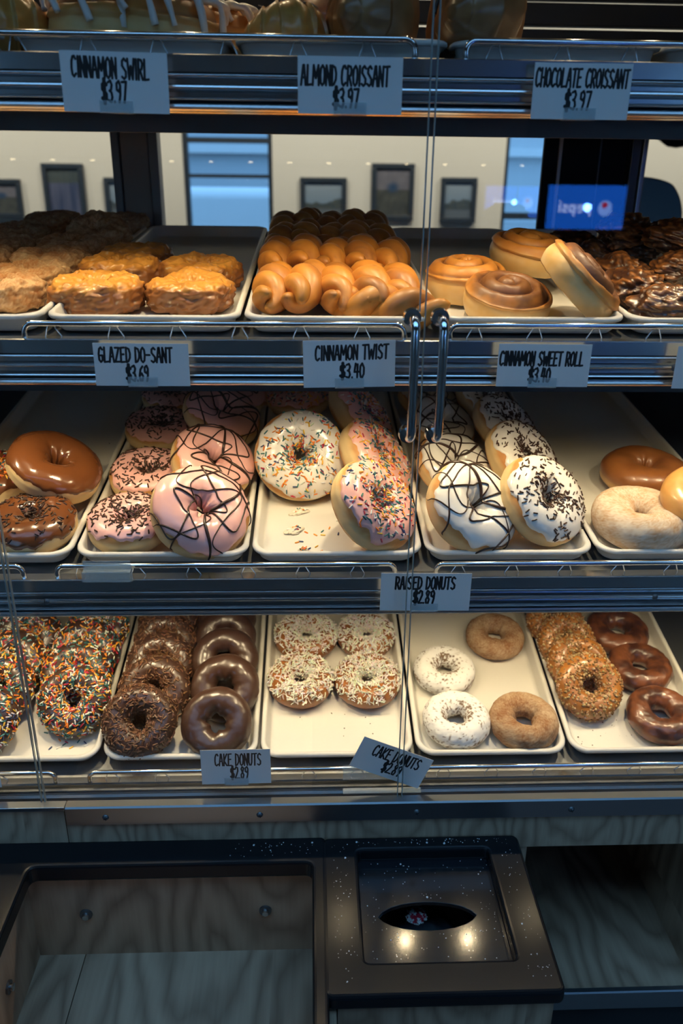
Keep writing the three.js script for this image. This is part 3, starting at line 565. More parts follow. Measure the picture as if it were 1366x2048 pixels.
  const S = donutSurface({ R: D * .295, q: D * .205, qh: D * .178, e: .76, lump: .20, fine: .0042, ff: 75, layers: .0022, square: .12, seed });
  if (kind === 'dosant_sugar') mesh('dough', doughGeo(S, 144, 84, sugarSpeck([.40, .17, .05], [.66, .47, .25], .40)), M.doughDry, g);
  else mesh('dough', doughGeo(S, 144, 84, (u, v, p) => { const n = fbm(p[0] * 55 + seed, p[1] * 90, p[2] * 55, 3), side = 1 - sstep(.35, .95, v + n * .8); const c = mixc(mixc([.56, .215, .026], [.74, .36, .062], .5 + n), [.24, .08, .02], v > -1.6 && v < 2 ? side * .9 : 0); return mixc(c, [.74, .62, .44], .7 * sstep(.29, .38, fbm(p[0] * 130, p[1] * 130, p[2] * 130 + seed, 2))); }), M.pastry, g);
}
const kindInfo = {
  choc_plain: ['iced_donut', 'raised donuts'], choc_jim: ['iced_donut', 'raised donuts'], choc_rain: ['iced_donut', 'raised donuts'], pink_jim: ['sprinkled_donut', 'raised donuts'], pink_driz: ['drizzled_donut', 'raised donuts'], white_rain: ['sprinkled_donut', 'raised donuts'], purp_rain: ['sprinkled_donut', 'raised donuts'], white_driz: ['drizzled_donut', 'raised donuts'], white_jim: ['sprinkled_donut', 'raised donuts'], glazed_dark: ['glazed_donut', 'raised donuts'], sugar: ['sugared_donut', 'raised donuts'], glazed_light: ['glazed_donut', 'raised donuts'],
  cake_rain: ['cake_donut', 'rainbow sprinkle cake donuts'], cake_jim: ['cake_donut', 'chocolate sprinkle cake donuts'], cake_choc: ['cake_donut', 'chocolate glazed cake donuts'], cake_coco: ['cake_donut', 'coconut cake donuts'], cake_powd: ['cake_donut', 'powdered cake donuts'], cake_cinn: ['cake_donut', 'cinnamon cake donuts'], cake_crumb: ['cake_donut', 'crumb cake donuts'], cake_old: ['cake_donut', 'old fashioned cake donuts'], dosant_sugar: ['croissant_donut', 'cinnamon sugar croissant donuts'], dosant_glaz: ['croissant_donut', 'glazed croissant donuts'],
};
const ITEMS = [   // kind, shelf, across, back from the tray front, height, diameter, lean sideways, lean forward, label
  ['choc_plain', 3, -0.058, 0.164, 0.0451, 0.137, 0.42, 0.12, 'smooth chocolate iced donut propped at a slant in the mostly empty tray'],
  ['choc_jim', 3, -0.068, 0.067, 0.0066, 0.1213, 0, 0.08, 'chocolate iced donut half covered in chocolate sprinkles below the slanted smooth one'],
  ['choc_rain', 3, -0.166, 0.202, 0.0067, 0.1276, 0, 0.05, 'chocolate iced donut with rainbow sprinkles cut off by the photo edge, under the slanted one'],
  ['pink_jim', 3, 0.065, 0.067, 0.0069, 0.1162, 0, 0.12, 'front pink donut with chocolate sprinkles in its row on the raised donut shelf'],
  ['pink_jim', 3, 0.07, 0.205, 0.0092, 0.1248, 0.05, 0.12, 'second pink donut with chocolate sprinkles in its row on the raised donut shelf'],
  ['pink_jim', 3, 0.057, 0.38, 0.008, 0.1194, 0.05, 0.12, 'third pink donut with chocolate sprinkles in its row on the raised donut shelf'],
  ['pink_jim', 3, 0.057, 0.53, 0.0072, 0.116, 0.05, 0.12, 'fourth pink donut with chocolate sprinkles in its row on the raised donut shelf'],
  ['pink_driz', 3, 0.166, 0.053, 0.0325, 0.137, 0.35, 0.5, 'front pink donut with chocolate drizzle, leaning towards the glass'],
  ['pink_driz', 3, 0.168, 0.197, 0.0379, 0.1296, 0.38, 0.35, 'second pink donut with chocolate drizzle, behind the leaning front one'],
  ['pink_driz', 3, 0.165, 0.373, 0.0367, 0.137, 0.4, 0.15, 'third pink donut with chocolate drizzle, in the shade of the shelf above'],
  ['pink_driz', 3, 0.185, 0.542, 0.0155, 0.116, 0.3, 0.2, 'rearmost pink donut with chocolate drizzle, almost hidden by the shelf above'],
  ['white_rain', 3, 0.301, 0.208, 0.0423, 0.141, 0.04, 0.8, 'white iced donut with rainbow sprinkles standing up to face the glass'],
  ['purp_rain', 3, 0.403, 0.062, 0.036, 0.137, 0.6, 0.35, 'front pink donut with rainbow sprinkles, standing on its edge'],
  ['purp_rain', 3, 0.415, 0.205, 0.0366, 0.137, 0.68, 0.2, 'second pink donut with rainbow sprinkles in the row standing on edge'],
  ['purp_rain', 3, 0.401, 0.372, 0.0374, 0.137, 0.72, 0.1, 'third pink donut with rainbow sprinkles, behind the two on edge'],
  ['purp_rain', 3, 0.292, 0.527, 0.0116, 0.1233, 0, 0.2, 'pink donut with rainbow sprinkles in shade behind the white sprinkled donut'],
  ['white_driz', 3, 0.54, 0.061, 0.0332, 0.137, 0.38, 0.5, 'front white iced donut with dark chocolate drizzle in its row'],
  ['white_driz', 3, 0.54, 0.211, 0.0218, 0.1242, 0.3, 0.35, 'second white iced donut with dark chocolate drizzle in its row'],
  ['white_driz', 3, 0.542, 0.376, 0.0194, 0.1249, 0.3, 0.25, 'third white iced donut with dark chocolate drizzle in its row'],
  ['white_driz', 3, 0.538, 0.512, 0.0127, 0.116, 0.2, 0.2, 'fourth white iced donut with dark chocolate drizzle in its row'],
  ['white_jim', 3, 0.643, 0.079, 0.0347, 0.1359, 0.45, 0.5, 'front white iced donut with chocolate sprinkles in its leaning row'],
  ['white_jim', 3, 0.647, 0.224, 0.0302, 0.1308, 0.48, 0.38, 'second white iced donut with chocolate sprinkles in its leaning row'],
  ['white_jim', 3, 0.648, 0.353, 0.0271, 0.1257, 0.5, 0.3, 'third white iced donut with chocolate sprinkles in its leaning row'],
  ['white_jim', 3, 0.634, 0.47, 0.0226, 0.116, 0.5, 0.25, 'fourth white iced donut with chocolate sprinkles in its leaning row'],
  ['glazed_dark', 3, 0.846, 0.218, 0.0061, 0.1346, 0, 0, 'plain brown glazed donut behind the sugared one'],
  ['sugar', 3, 0.786, 0.072, 0.0087, 0.137, 0, 0.05, 'pale sugar coated donut at the front of the raised donut tray'],
  ['glazed_light', 3, 0.869, 0.068, 0.0449, 0.1171, -0.15, 0.3, 'golden glazed donut cut off by the photo edge, resting on the sugared one'],
  ['cake_rain', 4, -0.052, 0.095, 0.0192, 0.109, 0, 0.55, 'front rainbow sprinkle chocolate cake donut in the row beside the chocolate sprinkle donuts'],
  ['cake_rain', 4, -0.06, 0.148, 0.0192, 0.109, 0, 0.55, 'second rainbow sprinkle chocolate cake donut in the row beside the chocolate sprinkle donuts'],
  ['cake_rain', 4, -0.058, 0.201, 0.0192, 0.109, 0, 0.55, 'third rainbow sprinkle chocolate cake donut in the row beside the chocolate sprinkle donuts'],
  ['cake_rain', 4, -0.051, 0.257, 0.0172, 0.1034, 0, 0.55, 'fourth rainbow sprinkle chocolate cake donut in the row beside the chocolate sprinkle donuts'],
  ['cake_rain', 4, -0.182, 0.058, 0.0192, 0.109, 0, 0.55, 'front rainbow sprinkle chocolate cake donut in the row cut by the photo edge'],
  ['cake_rain', 4, -0.176, 0.121, 0.0192, 0.109, 0, 0.55, 'second rainbow sprinkle chocolate cake donut in the row cut by the photo edge'],
  ['cake_rain', 4, -0.172, 0.177, 0.0192, 0.109, 0, 0.55, 'third rainbow sprinkle chocolate cake donut in the row cut by the photo edge'],
  ['cake_rain', 4, -0.165, 0.238, 0.0192, 0.109, 0, 0.55, 'fourth rainbow sprinkle chocolate cake donut in the row cut by the photo edge'],
  ['cake_jim', 4, 0.056, 0.051, 0.0192, 0.109, 0, 0.55, 'front chocolate cake donut covered in chocolate sprinkles in its overlapping row'],
  ['cake_jim', 4, 0.069, 0.113, 0.0192, 0.109, 0, 0.55, 'second chocolate cake donut covered in chocolate sprinkles in its overlapping row'],
  ['cake_jim', 4, 0.069, 0.171, 0.0181, 0.1059, 0, 0.55, 'third chocolate cake donut covered in chocolate sprinkles in its overlapping row'],
  ['cake_jim', 4, 0.069, 0.225, 0.0161, 0.1002, 0, 0.55, 'fourth chocolate cake donut covered in chocolate sprinkles in its overlapping row'],
  ['cake_jim', 4, 0.068, 0.276, 0.016, 0.1, 0, 0.55, 'fifth chocolate cake donut covered in chocolate sprinkles in its overlapping row'],
  ['cake_choc', 4, 0.173, 0.048, 0.0177, 0.1049, 0, 0.55, 'front smooth chocolate glazed cake donut in its overlapping row'],
  ['cake_choc', 4, 0.179, 0.118, 0.0184, 0.1066, 0, 0.55, 'second smooth chocolate glazed cake donut in its overlapping row'],
  ['cake_choc', 4, 0.174, 0.178, 0.0184, 0.1066, 0, 0.55, 'third smooth chocolate glazed cake donut in its overlapping row'],
  ['cake_choc', 4, 0.171, 0.233, 0.016, 0.1, 0, 0.55, 'fourth smooth chocolate glazed cake donut in its overlapping row'],
  ['cake_choc', 4, 0.168, 0.284, 0.016, 0.1, 0, 0.55, 'fifth smooth chocolate glazed cake donut in its overlapping row'],
  ['cake_coco', 4, 0.299, 0.149, -0.0005, 0.1069, 0, 0, 'coconut flake cake donut, front one beside the chocolate donuts of the four'],
  ['cake_coco', 4, 0.408, 0.147, -0.0001, 0.1088, 0, 0, 'coconut flake cake donut, front one beside the powdered donuts of the four'],
  ['cake_coco', 4, 0.307, 0.251, -0.0002, 0.1085, 0, 0, 'coconut flake cake donut, rear one beside the chocolate donuts of the four'],
  ['cake_coco', 4, 0.412, 0.254, -0.0013, 0.102, 0, 0, 'coconut flake cake donut, rear one beside the powdered donuts of the four'],
  ['cake_powd', 4, 0.539, 0.169, -0.0013, 0.1023, 0, 0, 'white powdered sugar cake donut behind the other powdered one'],
  ['cake_powd', 4, 0.543, 0.064, -0.0006, 0.106, 0, 0, 'white powdered sugar cake donut at the front of its tray'],
  ['cake_cinn', 4, 0.648, 0.059, -0.0004, 0.1075, 0, 0, 'cinnamon sugar cake donut beside the front powdered one'],
  ['cake_cinn', 4, 0.639, 0.248, -0.0013, 0.1022, 0, 0, 'cinnamon sugar cake donut lying alone behind the powdered ones'],
  ['cake_crumb', 4, 0.764, 0.113, 0.0177, 0.1074, 0.05, 0.52, 'front crumb topped cake donut in its overlapping row'],
  ['cake_crumb', 4, 0.76, 0.165, 0.0152, 0.1002, 0.05, 0.52, 'second crumb topped cake donut in its overlapping row'],
  ['cake_crumb', 4, 0.755, 0.216, 0.0151, 0.1, 0.05, 0.52, 'third crumb topped cake donut in its overlapping row'],
  ['cake_crumb', 4, 0.748, 0.271, 0.0153, 0.1005, 0.05, 0.52, 'fourth crumb topped cake donut in its overlapping row'],
  ['cake_old', 4, 0.87, 0.067, -0.0001, 0.109, 0, 0, 'front dark glazed old fashioned cake donut beside the crumb donuts'],
  ['cake_old', 4, 0.871, 0.171, -0.0008, 0.105, 0, 0, 'second dark glazed old fashioned cake donut beside the crumb donuts'],
  ['cake_old', 4, 0.859, 0.256, -0.0001, 0.109, 0, 0, 'third dark glazed old fashioned cake donut beside the crumb donuts'],
  ['dosant_sugar', 2, -0.081, 0.122, -0.0006, 0.106, 0, 0, 'front cinnamon sugar croissant donut cut by the photo edge'],
  ['dosant_sugar', 2, -0.073, 0.21, -0.0006, 0.1063, 0, 0, 'second cinnamon sugar croissant donut behind the front one'],
  ['dosant_sugar', 2, -0.072, 0.31, 0.0011, 0.116, 0, 0, 'third cinnamon sugar croissant donut with a pale sugared top'],
  ['dosant_sugar', 2, -0.186, 0.313, 0.0017, 0.119, 0, 0, 'cinnamon sugar croissant donut showing only an edge at the photo border'],
  ['dosant_sugar', 2, -0.072, 0.427, 0.0017, 0.119, 0, 0, 'fourth cinnamon sugar croissant donut in the row, darker'],
  ['dosant_sugar', 2, -0.189, 0.431, 0.0017, 0.119, 0, 0, 'cinnamon sugar croissant donut in the second row from the photo border'],
  ['dosant_sugar', 2, -0.052, 0.527, 0.0124, 0.1096, 0, 0.35, 'brown cinnamon sugar croissant donut tipped up at the tray side'],
  ['dosant_sugar', 2, -0.187, 0.731, 0.0005, 0.1125, 0, 0, 'dark croissant donut in shade at the very back of the tray'],
  ['dosant_sugar', 2, -0.205, 0.566, 0.0001, 0.1101, 0, 0, 'flat dark croissant donut in shade below the rearmost'],
  ['dosant_sugar', 2, -0.056, 0.735, -0.0006, 0.106, 0, 0, 'small dark croissant donut in the tray corner by the post'],
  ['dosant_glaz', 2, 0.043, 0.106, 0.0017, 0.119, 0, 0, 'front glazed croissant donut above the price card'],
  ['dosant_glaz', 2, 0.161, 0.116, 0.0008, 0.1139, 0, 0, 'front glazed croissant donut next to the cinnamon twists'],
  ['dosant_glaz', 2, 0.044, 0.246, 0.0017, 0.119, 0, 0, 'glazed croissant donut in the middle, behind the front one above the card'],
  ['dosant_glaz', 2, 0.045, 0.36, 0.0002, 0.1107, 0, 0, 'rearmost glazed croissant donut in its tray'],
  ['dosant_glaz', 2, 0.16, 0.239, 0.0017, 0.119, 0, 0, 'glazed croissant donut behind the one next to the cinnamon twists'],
];
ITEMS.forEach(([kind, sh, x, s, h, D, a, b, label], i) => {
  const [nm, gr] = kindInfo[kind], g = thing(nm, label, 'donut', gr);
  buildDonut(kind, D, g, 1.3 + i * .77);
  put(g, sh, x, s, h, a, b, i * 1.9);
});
// ---------------------------------------------------------------- cinnamon twists
function twist(len, seed, label) {
  const g = thing('cinnamon_twist', label, 'pastry', 'cinnamon twists in the tray');
  const turns = 1.8 + .3 * noise(seed, 1, 1), ph = seed * 2.1;
  for (const k of [0, 1]) {
    const pts = []; for (let i = 0; i <= 46; i++) { const t = i / 46, e = Math.sin(Math.PI * Math.min(1, Math.max(0, t * .9 + .05))), a = TAU * turns * t + k * Math.PI + ph; const rh = .0118 * (.45 + .55 * Math.pow(e, .5)); pts.push(V(rh * Math.sin(a), rh * Math.cos(a), (t - .5) * len)); }
    mesh('strand', sweep(pts, (t, a) => .0172 * Math.pow(Math.max(.02, Math.sin(Math.PI * (t * .985 + .0075))), .40) * (1 + .09 * noise(t * 8, Math.cos(a) * 1.5 + seed, Math.sin(a) * 1.5)), 22, {
      color: (t, a, p) => { const n = fbm(p[0] * 70 + seed, p[1] * 70, p[2] * 70, 3), crease = sstep(.2, .9, Math.cos(a + t * 5 + seed)); return mixc(mixc([.50, .175, .018], [.68, .29, .042], .5 + n), [.20, .06, .018], crease * .4 + (fbm(p[0] * 200, p[1] * 200, p[2] * 200, 2) > .22 ? .25 : 0)); },
    }), M.bread, g);
  }
  return g;
}
{
  const rows = ['front', 'second', 'third', 'rearmost'], cols = ['beside the glazed croissant donuts', 'second from the glazed croissant donuts', 'in the middle of its row', 'second from the sweet rolls', 'beside the sweet rolls'];
  for (let r = 0; r < 4; r++) for (let c = 0; c < 5; c++) {
    const i = r * 5 + c, g = twist(.165, 2 + i * 1.31, 'golden cinnamon twist in the ' + rows[r] + ' row, ' + cols[c]);
    const x = PITCH + .037 + c * .0402 + rr(-.003, .003), s = .110 + r * .152 + rr(-.006, .006), h = .010 + (r > 0 ? .004 : 0) + (c % 2) * .004 + (r === 0 ? 0 : .006);
    put(g, 2, x, s, h); g.rotateY(rr(-.14, .14) - .05);
  }
  const g = twist(.15, 44.2, 'cinnamon twist lying crosswise at the front by the door handle');
  put(g, 2, PITCH + .178, .040, .002); g.rotateY(1.30);
}
// ---------------------------------------------------------------- sweet rolls
function roll(Rr, H, seed, glazeTint, parent, iced) {
  const nu = 150, nv = 64, pitchS = Rr / 2.7;
  const geo = gridGeo(nu, nv, true, false, (i, j, o) => {
    const u = i / nu * TAU, t = j / (nv - 1); let rho, y, top = t > .34;
    const wob = 1 + .05 * noise(Math.cos(u) * 1.4 + seed, Math.sin(u) * 1.4, seed);
    const body = .5 - .5 * Math.cos(Math.min(1, t / .34) * Math.PI);
    if (!top) { const tt = t / .34; rho = Rr * wob * (.90 + .10 * Math.sin(tt * Math.PI * .8)); y = -H / 2 + H * .62 * tt; if (j === 0) rho *= .5; }
    else { const tt = (t - .34) / .66; rho = Rr * wob * (1 - tt) * (1 + .02); const k = 1 - tt; y = -H / 2 + H * .62 + H * .38 * Math.pow(1 - Math.pow(k, 2.6), .7); rho = Math.max(rho, .0004); }
    const ph = rho / pitchS - u / TAU, fr = ph - Math.floor(ph), ridge = Math.pow(Math.sin(Math.PI * fr), .55), inSp = top ? sstep(Rr * 1.02, Rr * .86, rho) : 0;
    y += inSp * (ridge - .75) * .0105 + .0018 * fbm(rho * Math.cos(u) * 60, y * 60, rho * Math.sin(u) * 60 + seed);
    o.p = [rho * Math.cos(u), y, rho * Math.sin(u)];
    const n = fbm(o.p[0] * 45 + seed, o.p[1] * 45, o.p[2] * 45, 3);
    const pale = mixc([.72, .42, .12], [.80, .60, .30], .5 + n), brown = mixc([.48, .16, .025], [.70, .31, .05], .5 + n);
    const groove = (1 - sstep(.05, .32, Math.min(fr, 1 - fr) * 2)) * inSp;
    let c = mixc(pale, brown, sstep(.26, .40, t + n * .12)); c = mixc(c, [.16, .055, .02], groove * .9); if (glazeTint) c = mixc(c, [.12, .045, .02], sstep(.36, .5, t + n * .2) * glazeTint);
    o.c = c;
  });
  return mesh('bun', geo, M.bread, parent);
}
const rollSpots = [[.532, .172, .012, .056, .052, 0, .05, .0, 'golden cinnamon sweet roll at the side next to the twists'], [.5735, .092, .004, .058, .046, .08, .18, .8, 'brown glazed cinnamon sweet roll lying flat at the front, spiral showing'], [.638, .250, .036, .060, .046, .12, .12, .0, 'golden cinnamon sweet roll on top at the back'], [.662, .072, .031, .060, .046, .66, .16, .92, 'dark glazed cinnamon sweet roll standing tipped on its edge']];
rollSpots.forEach(([x, s, h, R, H, a, b, tint, label], i) => { const g = thing('sweet_roll', label, 'pastry', 'cinnamon sweet rolls'); roll(R, H, 3 + i * 2.7, tint, g); put(g, 2, x, s, h, a, b, i * 1.4 + .4); });
// ---------------------------------------------------------------- fritters
function lumpGeo(r, sx, sy, sz, seed, color, amp = .30, f = 1.6) {
  return gridGeo(72, 48, true, false, (i, j, o) => {
    const u = i / 72 * TAU, v = j / 47 * Math.PI, d = [Math.sin(v) * Math.cos(u), Math.cos(v), Math.sin(v) * Math.sin(u)];
    const n = fbm(d[0] * f + seed, d[1] * f, d[2] * f, 3), m = Math.abs(noise(d[0] * f * 2.6 + seed, d[1] * f * 2.6, d[2] * f * 2.6 + 3)), k = r * (1 + amp * 1.6 * n + amp * .8 * (m - .25) + .05 * fbm(d[0] * 12, d[1] * 12, d[2] * 12 + seed, 2));
    o.p = [d[0] * k * sx, d[1] * k * sy, d[2] * k * sz]; o.c = color(n, m, o.p);
  });
}
const fritColor = (n, m, p) => mixc([.055, .020, .009], [.33, .125, .03], sstep(-.05, .6, n * .9 + m + .35 * fbm(p[0] * 80, p[1] * 80, p[2] * 80, 3) - .18));
[[.775, .062, .002, 'front dark fritter at the tray edge beside the tipped sweet roll'], [.752, .135, .010, 'dark fritter behind the front one, glossy with fruit'], [.860, .10, .006, 'dark fritter cut off by the photo edge at the front'], [.765, .225, .012, 'lumpy brown fritter in the middle of the pile'], [.850, .215, .020, 'dark fritter in the middle cut off by the photo edge'], [.762, .36, .008, 'brown fritter behind the tipped sweet roll'], [.815, .36, .050, 'dark lumpy fritter perched on top of the pile'], [.862, .275, .055, 'nearly black fritter on top at the photo edge'], [.86, .42, .012, 'dark fritter at the back of the pile'], [.770, .46, .010, 'dark fritter in shade at the back near the cooler sign']].forEach(([x, s, h, label], i) => {
  const g = thing('fritter', label, 'pastry', 'dark fritters'); mesh('dough', lumpGeo(.036, 1.38, .66, 1.05, 3 + i * 4.7, fritColor), M.doughWet, g); put(g, 2, x, s, h, rr(-.1, .1), rr(-.05, .15), i * 1.7);
});
// ---------------------------------------------------------------- top shelf pastries
function croissant(g, seed, Lc, Rc, bend, tint) {
  const pts = []; for (let i = 0; i <= 90; i++) { const a = (i / 90 - .5) * bend; pts.push(V(Math.sin(a) * Lc / bend, 0, (Math.cos(a) - 1) * Lc / bend)); }
  return mesh('dough', sweep(pts, (t, a) => { const k = t * 9, fr = Math.abs(t - .5) * 7; return Rc * Math.pow(Math.max(.03, Math.sin(Math.PI * t)), .75) * (1 + .22 * (1 - (fr - Math.floor(fr))) * (t > .02 && t < .98 ? 1 : 0)) * (1 + .16 * noise(k, Math.cos(a) * 1.3 + seed, Math.sin(a) * 1.3)) + .004; }, 40, {
    color: (t, a, p) => { const fr = Math.abs(t - .5) * 7, n = fbm(p[0] * 50 + seed, p[1] * 220, p[2] * 50, 3); return mixc(mixc(tint[0], tint[1], .5 + n), tint[2], .5 * sstep(.7, 1, fr - Math.floor(fr))); },
  }), M.doughWet, g);
}
const gold = [[.56, .22, .035], [.74, .38, .08], [.78, .50, .18]], tan = [[.26, .105, .03], [.42, .20, .065], [.50, .28, .11]];
function almonds(g, n, Lc, Rc) { for (let i = 0; i < n; i++) mesh('almond_slice', new THREE.CylinderGeometry(.006, .006, .0009, 9).scale(1, 1, .6).rotateX(rr(-.6, .6)).rotateZ(rr(-.6, .6)).translate(rr(-.35, .35) * Lc, Rc * rr(.95, 1.2), rr(-.5, .5) * Rc), mat(.72, .56, .34), g); }
{
  let g = thing('almond_croissant', 'almond pastry at the photo edge on the top shelf', 'pastry', 'top shelf pastries');
  croissant(g, 1.5, .12, .030, 1.2, gold); almonds(g, 12, .12, .030); put(g, 1, -.022, .05, .012, 0, 0, .2);
  g = thing('almond_croissant', 'golden almond croissant with a tuft of almond slices', 'pastry', 'top shelf pastries');
  croissant(g, 2.5, .10, .026, 1.5, gold); almonds(g, 12, .08, .026); put(g, 1, .296, .06, .008, 0, 0, .35);
  g = thing('almond_croissant', 'pale almond croissant beside the large curled one', 'pastry', 'top shelf pastries');
  croissant(g, 3.5, .13, .040, 1.3, [[.50, .26, .12], [.62, .38, .20], [.68, .50, .30]]); put(g, 1, .345, .14, .022, 0, 0, 1.2);
  g = thing('almond_croissant', 'large curled almond croissant above its price card', 'pastry', 'top shelf pastries');
  croissant(g, 4.5, .15, .040, 1.9, tan); put(g, 1, .388, .062, .024, 0, 0, 1.5);
  g = thing('chocolate_croissant', 'rounded chocolate croissant with dark chocolate stripes', 'pastry', 'top shelf pastries');
  croissant(g, 6.1, .16, .043, 1.7, tan);
  for (let i = 0; i < 4; i++) { const pts = []; for (let k = 0; k <= 14; k++) { const a = -1.5 + k / 14 * 3.0; pts.push(V(-.04 + i * .025 + .006 * Math.sin(k), .0455 * Math.cos(a) * (1 - Math.abs(i - 1.5) * .08), .046 * Math.sin(a) - .004)); } mesh('chocolate_stripe', tube(pts, .0028, 24), M.choc, g); }
  put(g, 1, .508, .075, .026, 0, 0, 1.45);
  for (const [x, s, R, H, seed, label, a, b] of [[.082, .075, .055, .062, 5.1, 'dark cinnamon swirl with thick white icing', 0, 0], [.158, .085, .062, .070, 8.3, 'large cinnamon swirl with white icing running down its side', .15, .05], [.205, .16, .056, .066, 9.9, 'cinnamon swirl with icing behind the large one', .1, 0]]) {
    g = thing('cinnamon_swirl', label, 'pastry', 'top shelf pastries'); roll(R, H, seed, .45, g);
    const drips = [];
    for (let i = 0; i < 11; i++) { const u0 = i / 11 * TAU + rr(-.2, .2), L0 = rr(.3, 1), pts = []; for (let k = 0; k <= 12; k++) { const t = k / 12, rho = R * (.3 + .74 * Math.min(1, t * 1.25)), y = t < .8 ? H * .5 * (1 - .18 * t * t) + .003 : H * .42 - (t - .8) * 5 * H * .55 * L0; pts.push(V(rho * Math.cos(u0 + .25 * Math.sin(t * 4)), y, rho * Math.sin(u0 + .25 * Math.sin(t * 4)))); } drips.push(sweep(curvePts(pts, 30), (t) => .0050 * (.7 + .5 * Math.abs(Math.sin(t * 7 + i))) * (1 - .3 * t), 9, { flat: 1 })); }
    mesh('icing', merge(drips), M.icing, g); put(g, 1, x, s, .012, a, b, seed);
  }
}
// ---------------------------------------------------------------- crumbs and fallen topping
function crumbs(sh, x0, x1, s0, s1, n, palette, label, size = 1) {
  const list = [];
  for (let i = 0; i < n; i++) { const p = onShelf(sh, rr(x0, x1), rr(s0, s1), -.0192); list.push({ m: new THREE.Matrix4().compose(p, basis(V(rr(-.3, .3), 1, rr(-.3, .3)), rnd() * 6), V(1, .6, 1).multiplyScalar(size * rr(.3, 1.1))), c: palette[Math.floor(rnd() * palette.length)] }); }
  const m = mesh('crumbs', scatter(crumbT, list), M.bitsDry); tag(m, label, 'crumbs', null, 'stuff');
}
crumbs(4, .73, .91, .025, .13, 46, [[.20, .12, .06], [.12, .07, .04]], 'dark crumbs on the tray below the crumb donuts', .55);
crumbs(4, .27, .44, .03, .10, 10, [[.25, .2, .14], [.12, .10, .08]], 'few crumbs on the tray in front of the coconut donuts', .6);
crumbs(3, -.05, .0, .25, .55, 7, [[.06, .04, .03]], 'dark crumbs on the empty tray behind the slanted chocolate donut', .6);
function loose(sh, x0, x1, s0, s1, n, label) {
  const list = []; for (let i = 0; i < n; i++) { const p = onShelf(sh, rr(x0, x1), rr(s0, s1), -.0190), d = V(rr(-1, 1), 0, rr(-1, 1)).normalize().applyQuaternion(shelfQ(sh)); list.push({ m: new THREE.Matrix4().compose(p, new THREE.Quaternion().setFromUnitVectors(V(0, 1, 0), d), V(1, 1, 1)), c: RAIN[Math.floor(rnd() * RAIN.length)] }); }
  const m = mesh('loose_sprinkles', scatter(sprinkleT, list), M.bits); tag(m, label, 'sprinkles', null, 'stuff');
}
loose(4, -.10, .0, .03, .09, 18, 'loose rainbow sprinkles on the tray in front of the cake donuts');
loose(3, .27, .36, .03, .12, 12, 'loose rainbow sprinkles on the tray in front of the white sprinkled donut');
for (const [x, s, w, d, label] of [[.292, .088, .030, .018, 'torn flake of white icing with sprinkles lying on the tray'], [.305, .035, .016, .009, 'small icing crumb near the tray front'], [.300, .142, .032, .014, 'blob of icing dripped off the white sprinkled donut']]) {
  const g = thing('icing_flake', label, 'icing'); mesh('icing', lumpGeo(1, w / 2, .004, d / 2, x * 99, () => [.74, .68, .55], .35, 1.4), new THREE.MeshPhysicalMaterial({ vertexColors: true, roughness: .4 }), g);
  const list = []; for (let i = 0; i < 9; i++) list.push({ m: new THREE.Matrix4().compose(V(rr(-.3, .3) * w, .0036, rr(-.25, .25) * d), new THREE.Quaternion().setFromUnitVectors(V(0, 1, 0), V(rr(-1, 1), .1, rr(-1, 1)).normalize()), V(1, 1, 1)), c: RAIN[Math.floor(rnd() * RAIN.length)] });
  const b = mesh('sprinkles', scatter(sprinkleT, list), M.bits, g); b.userData.kind = 'stuff'; put(g, 3, x, s, -.0185, 0, 0, .5);
}
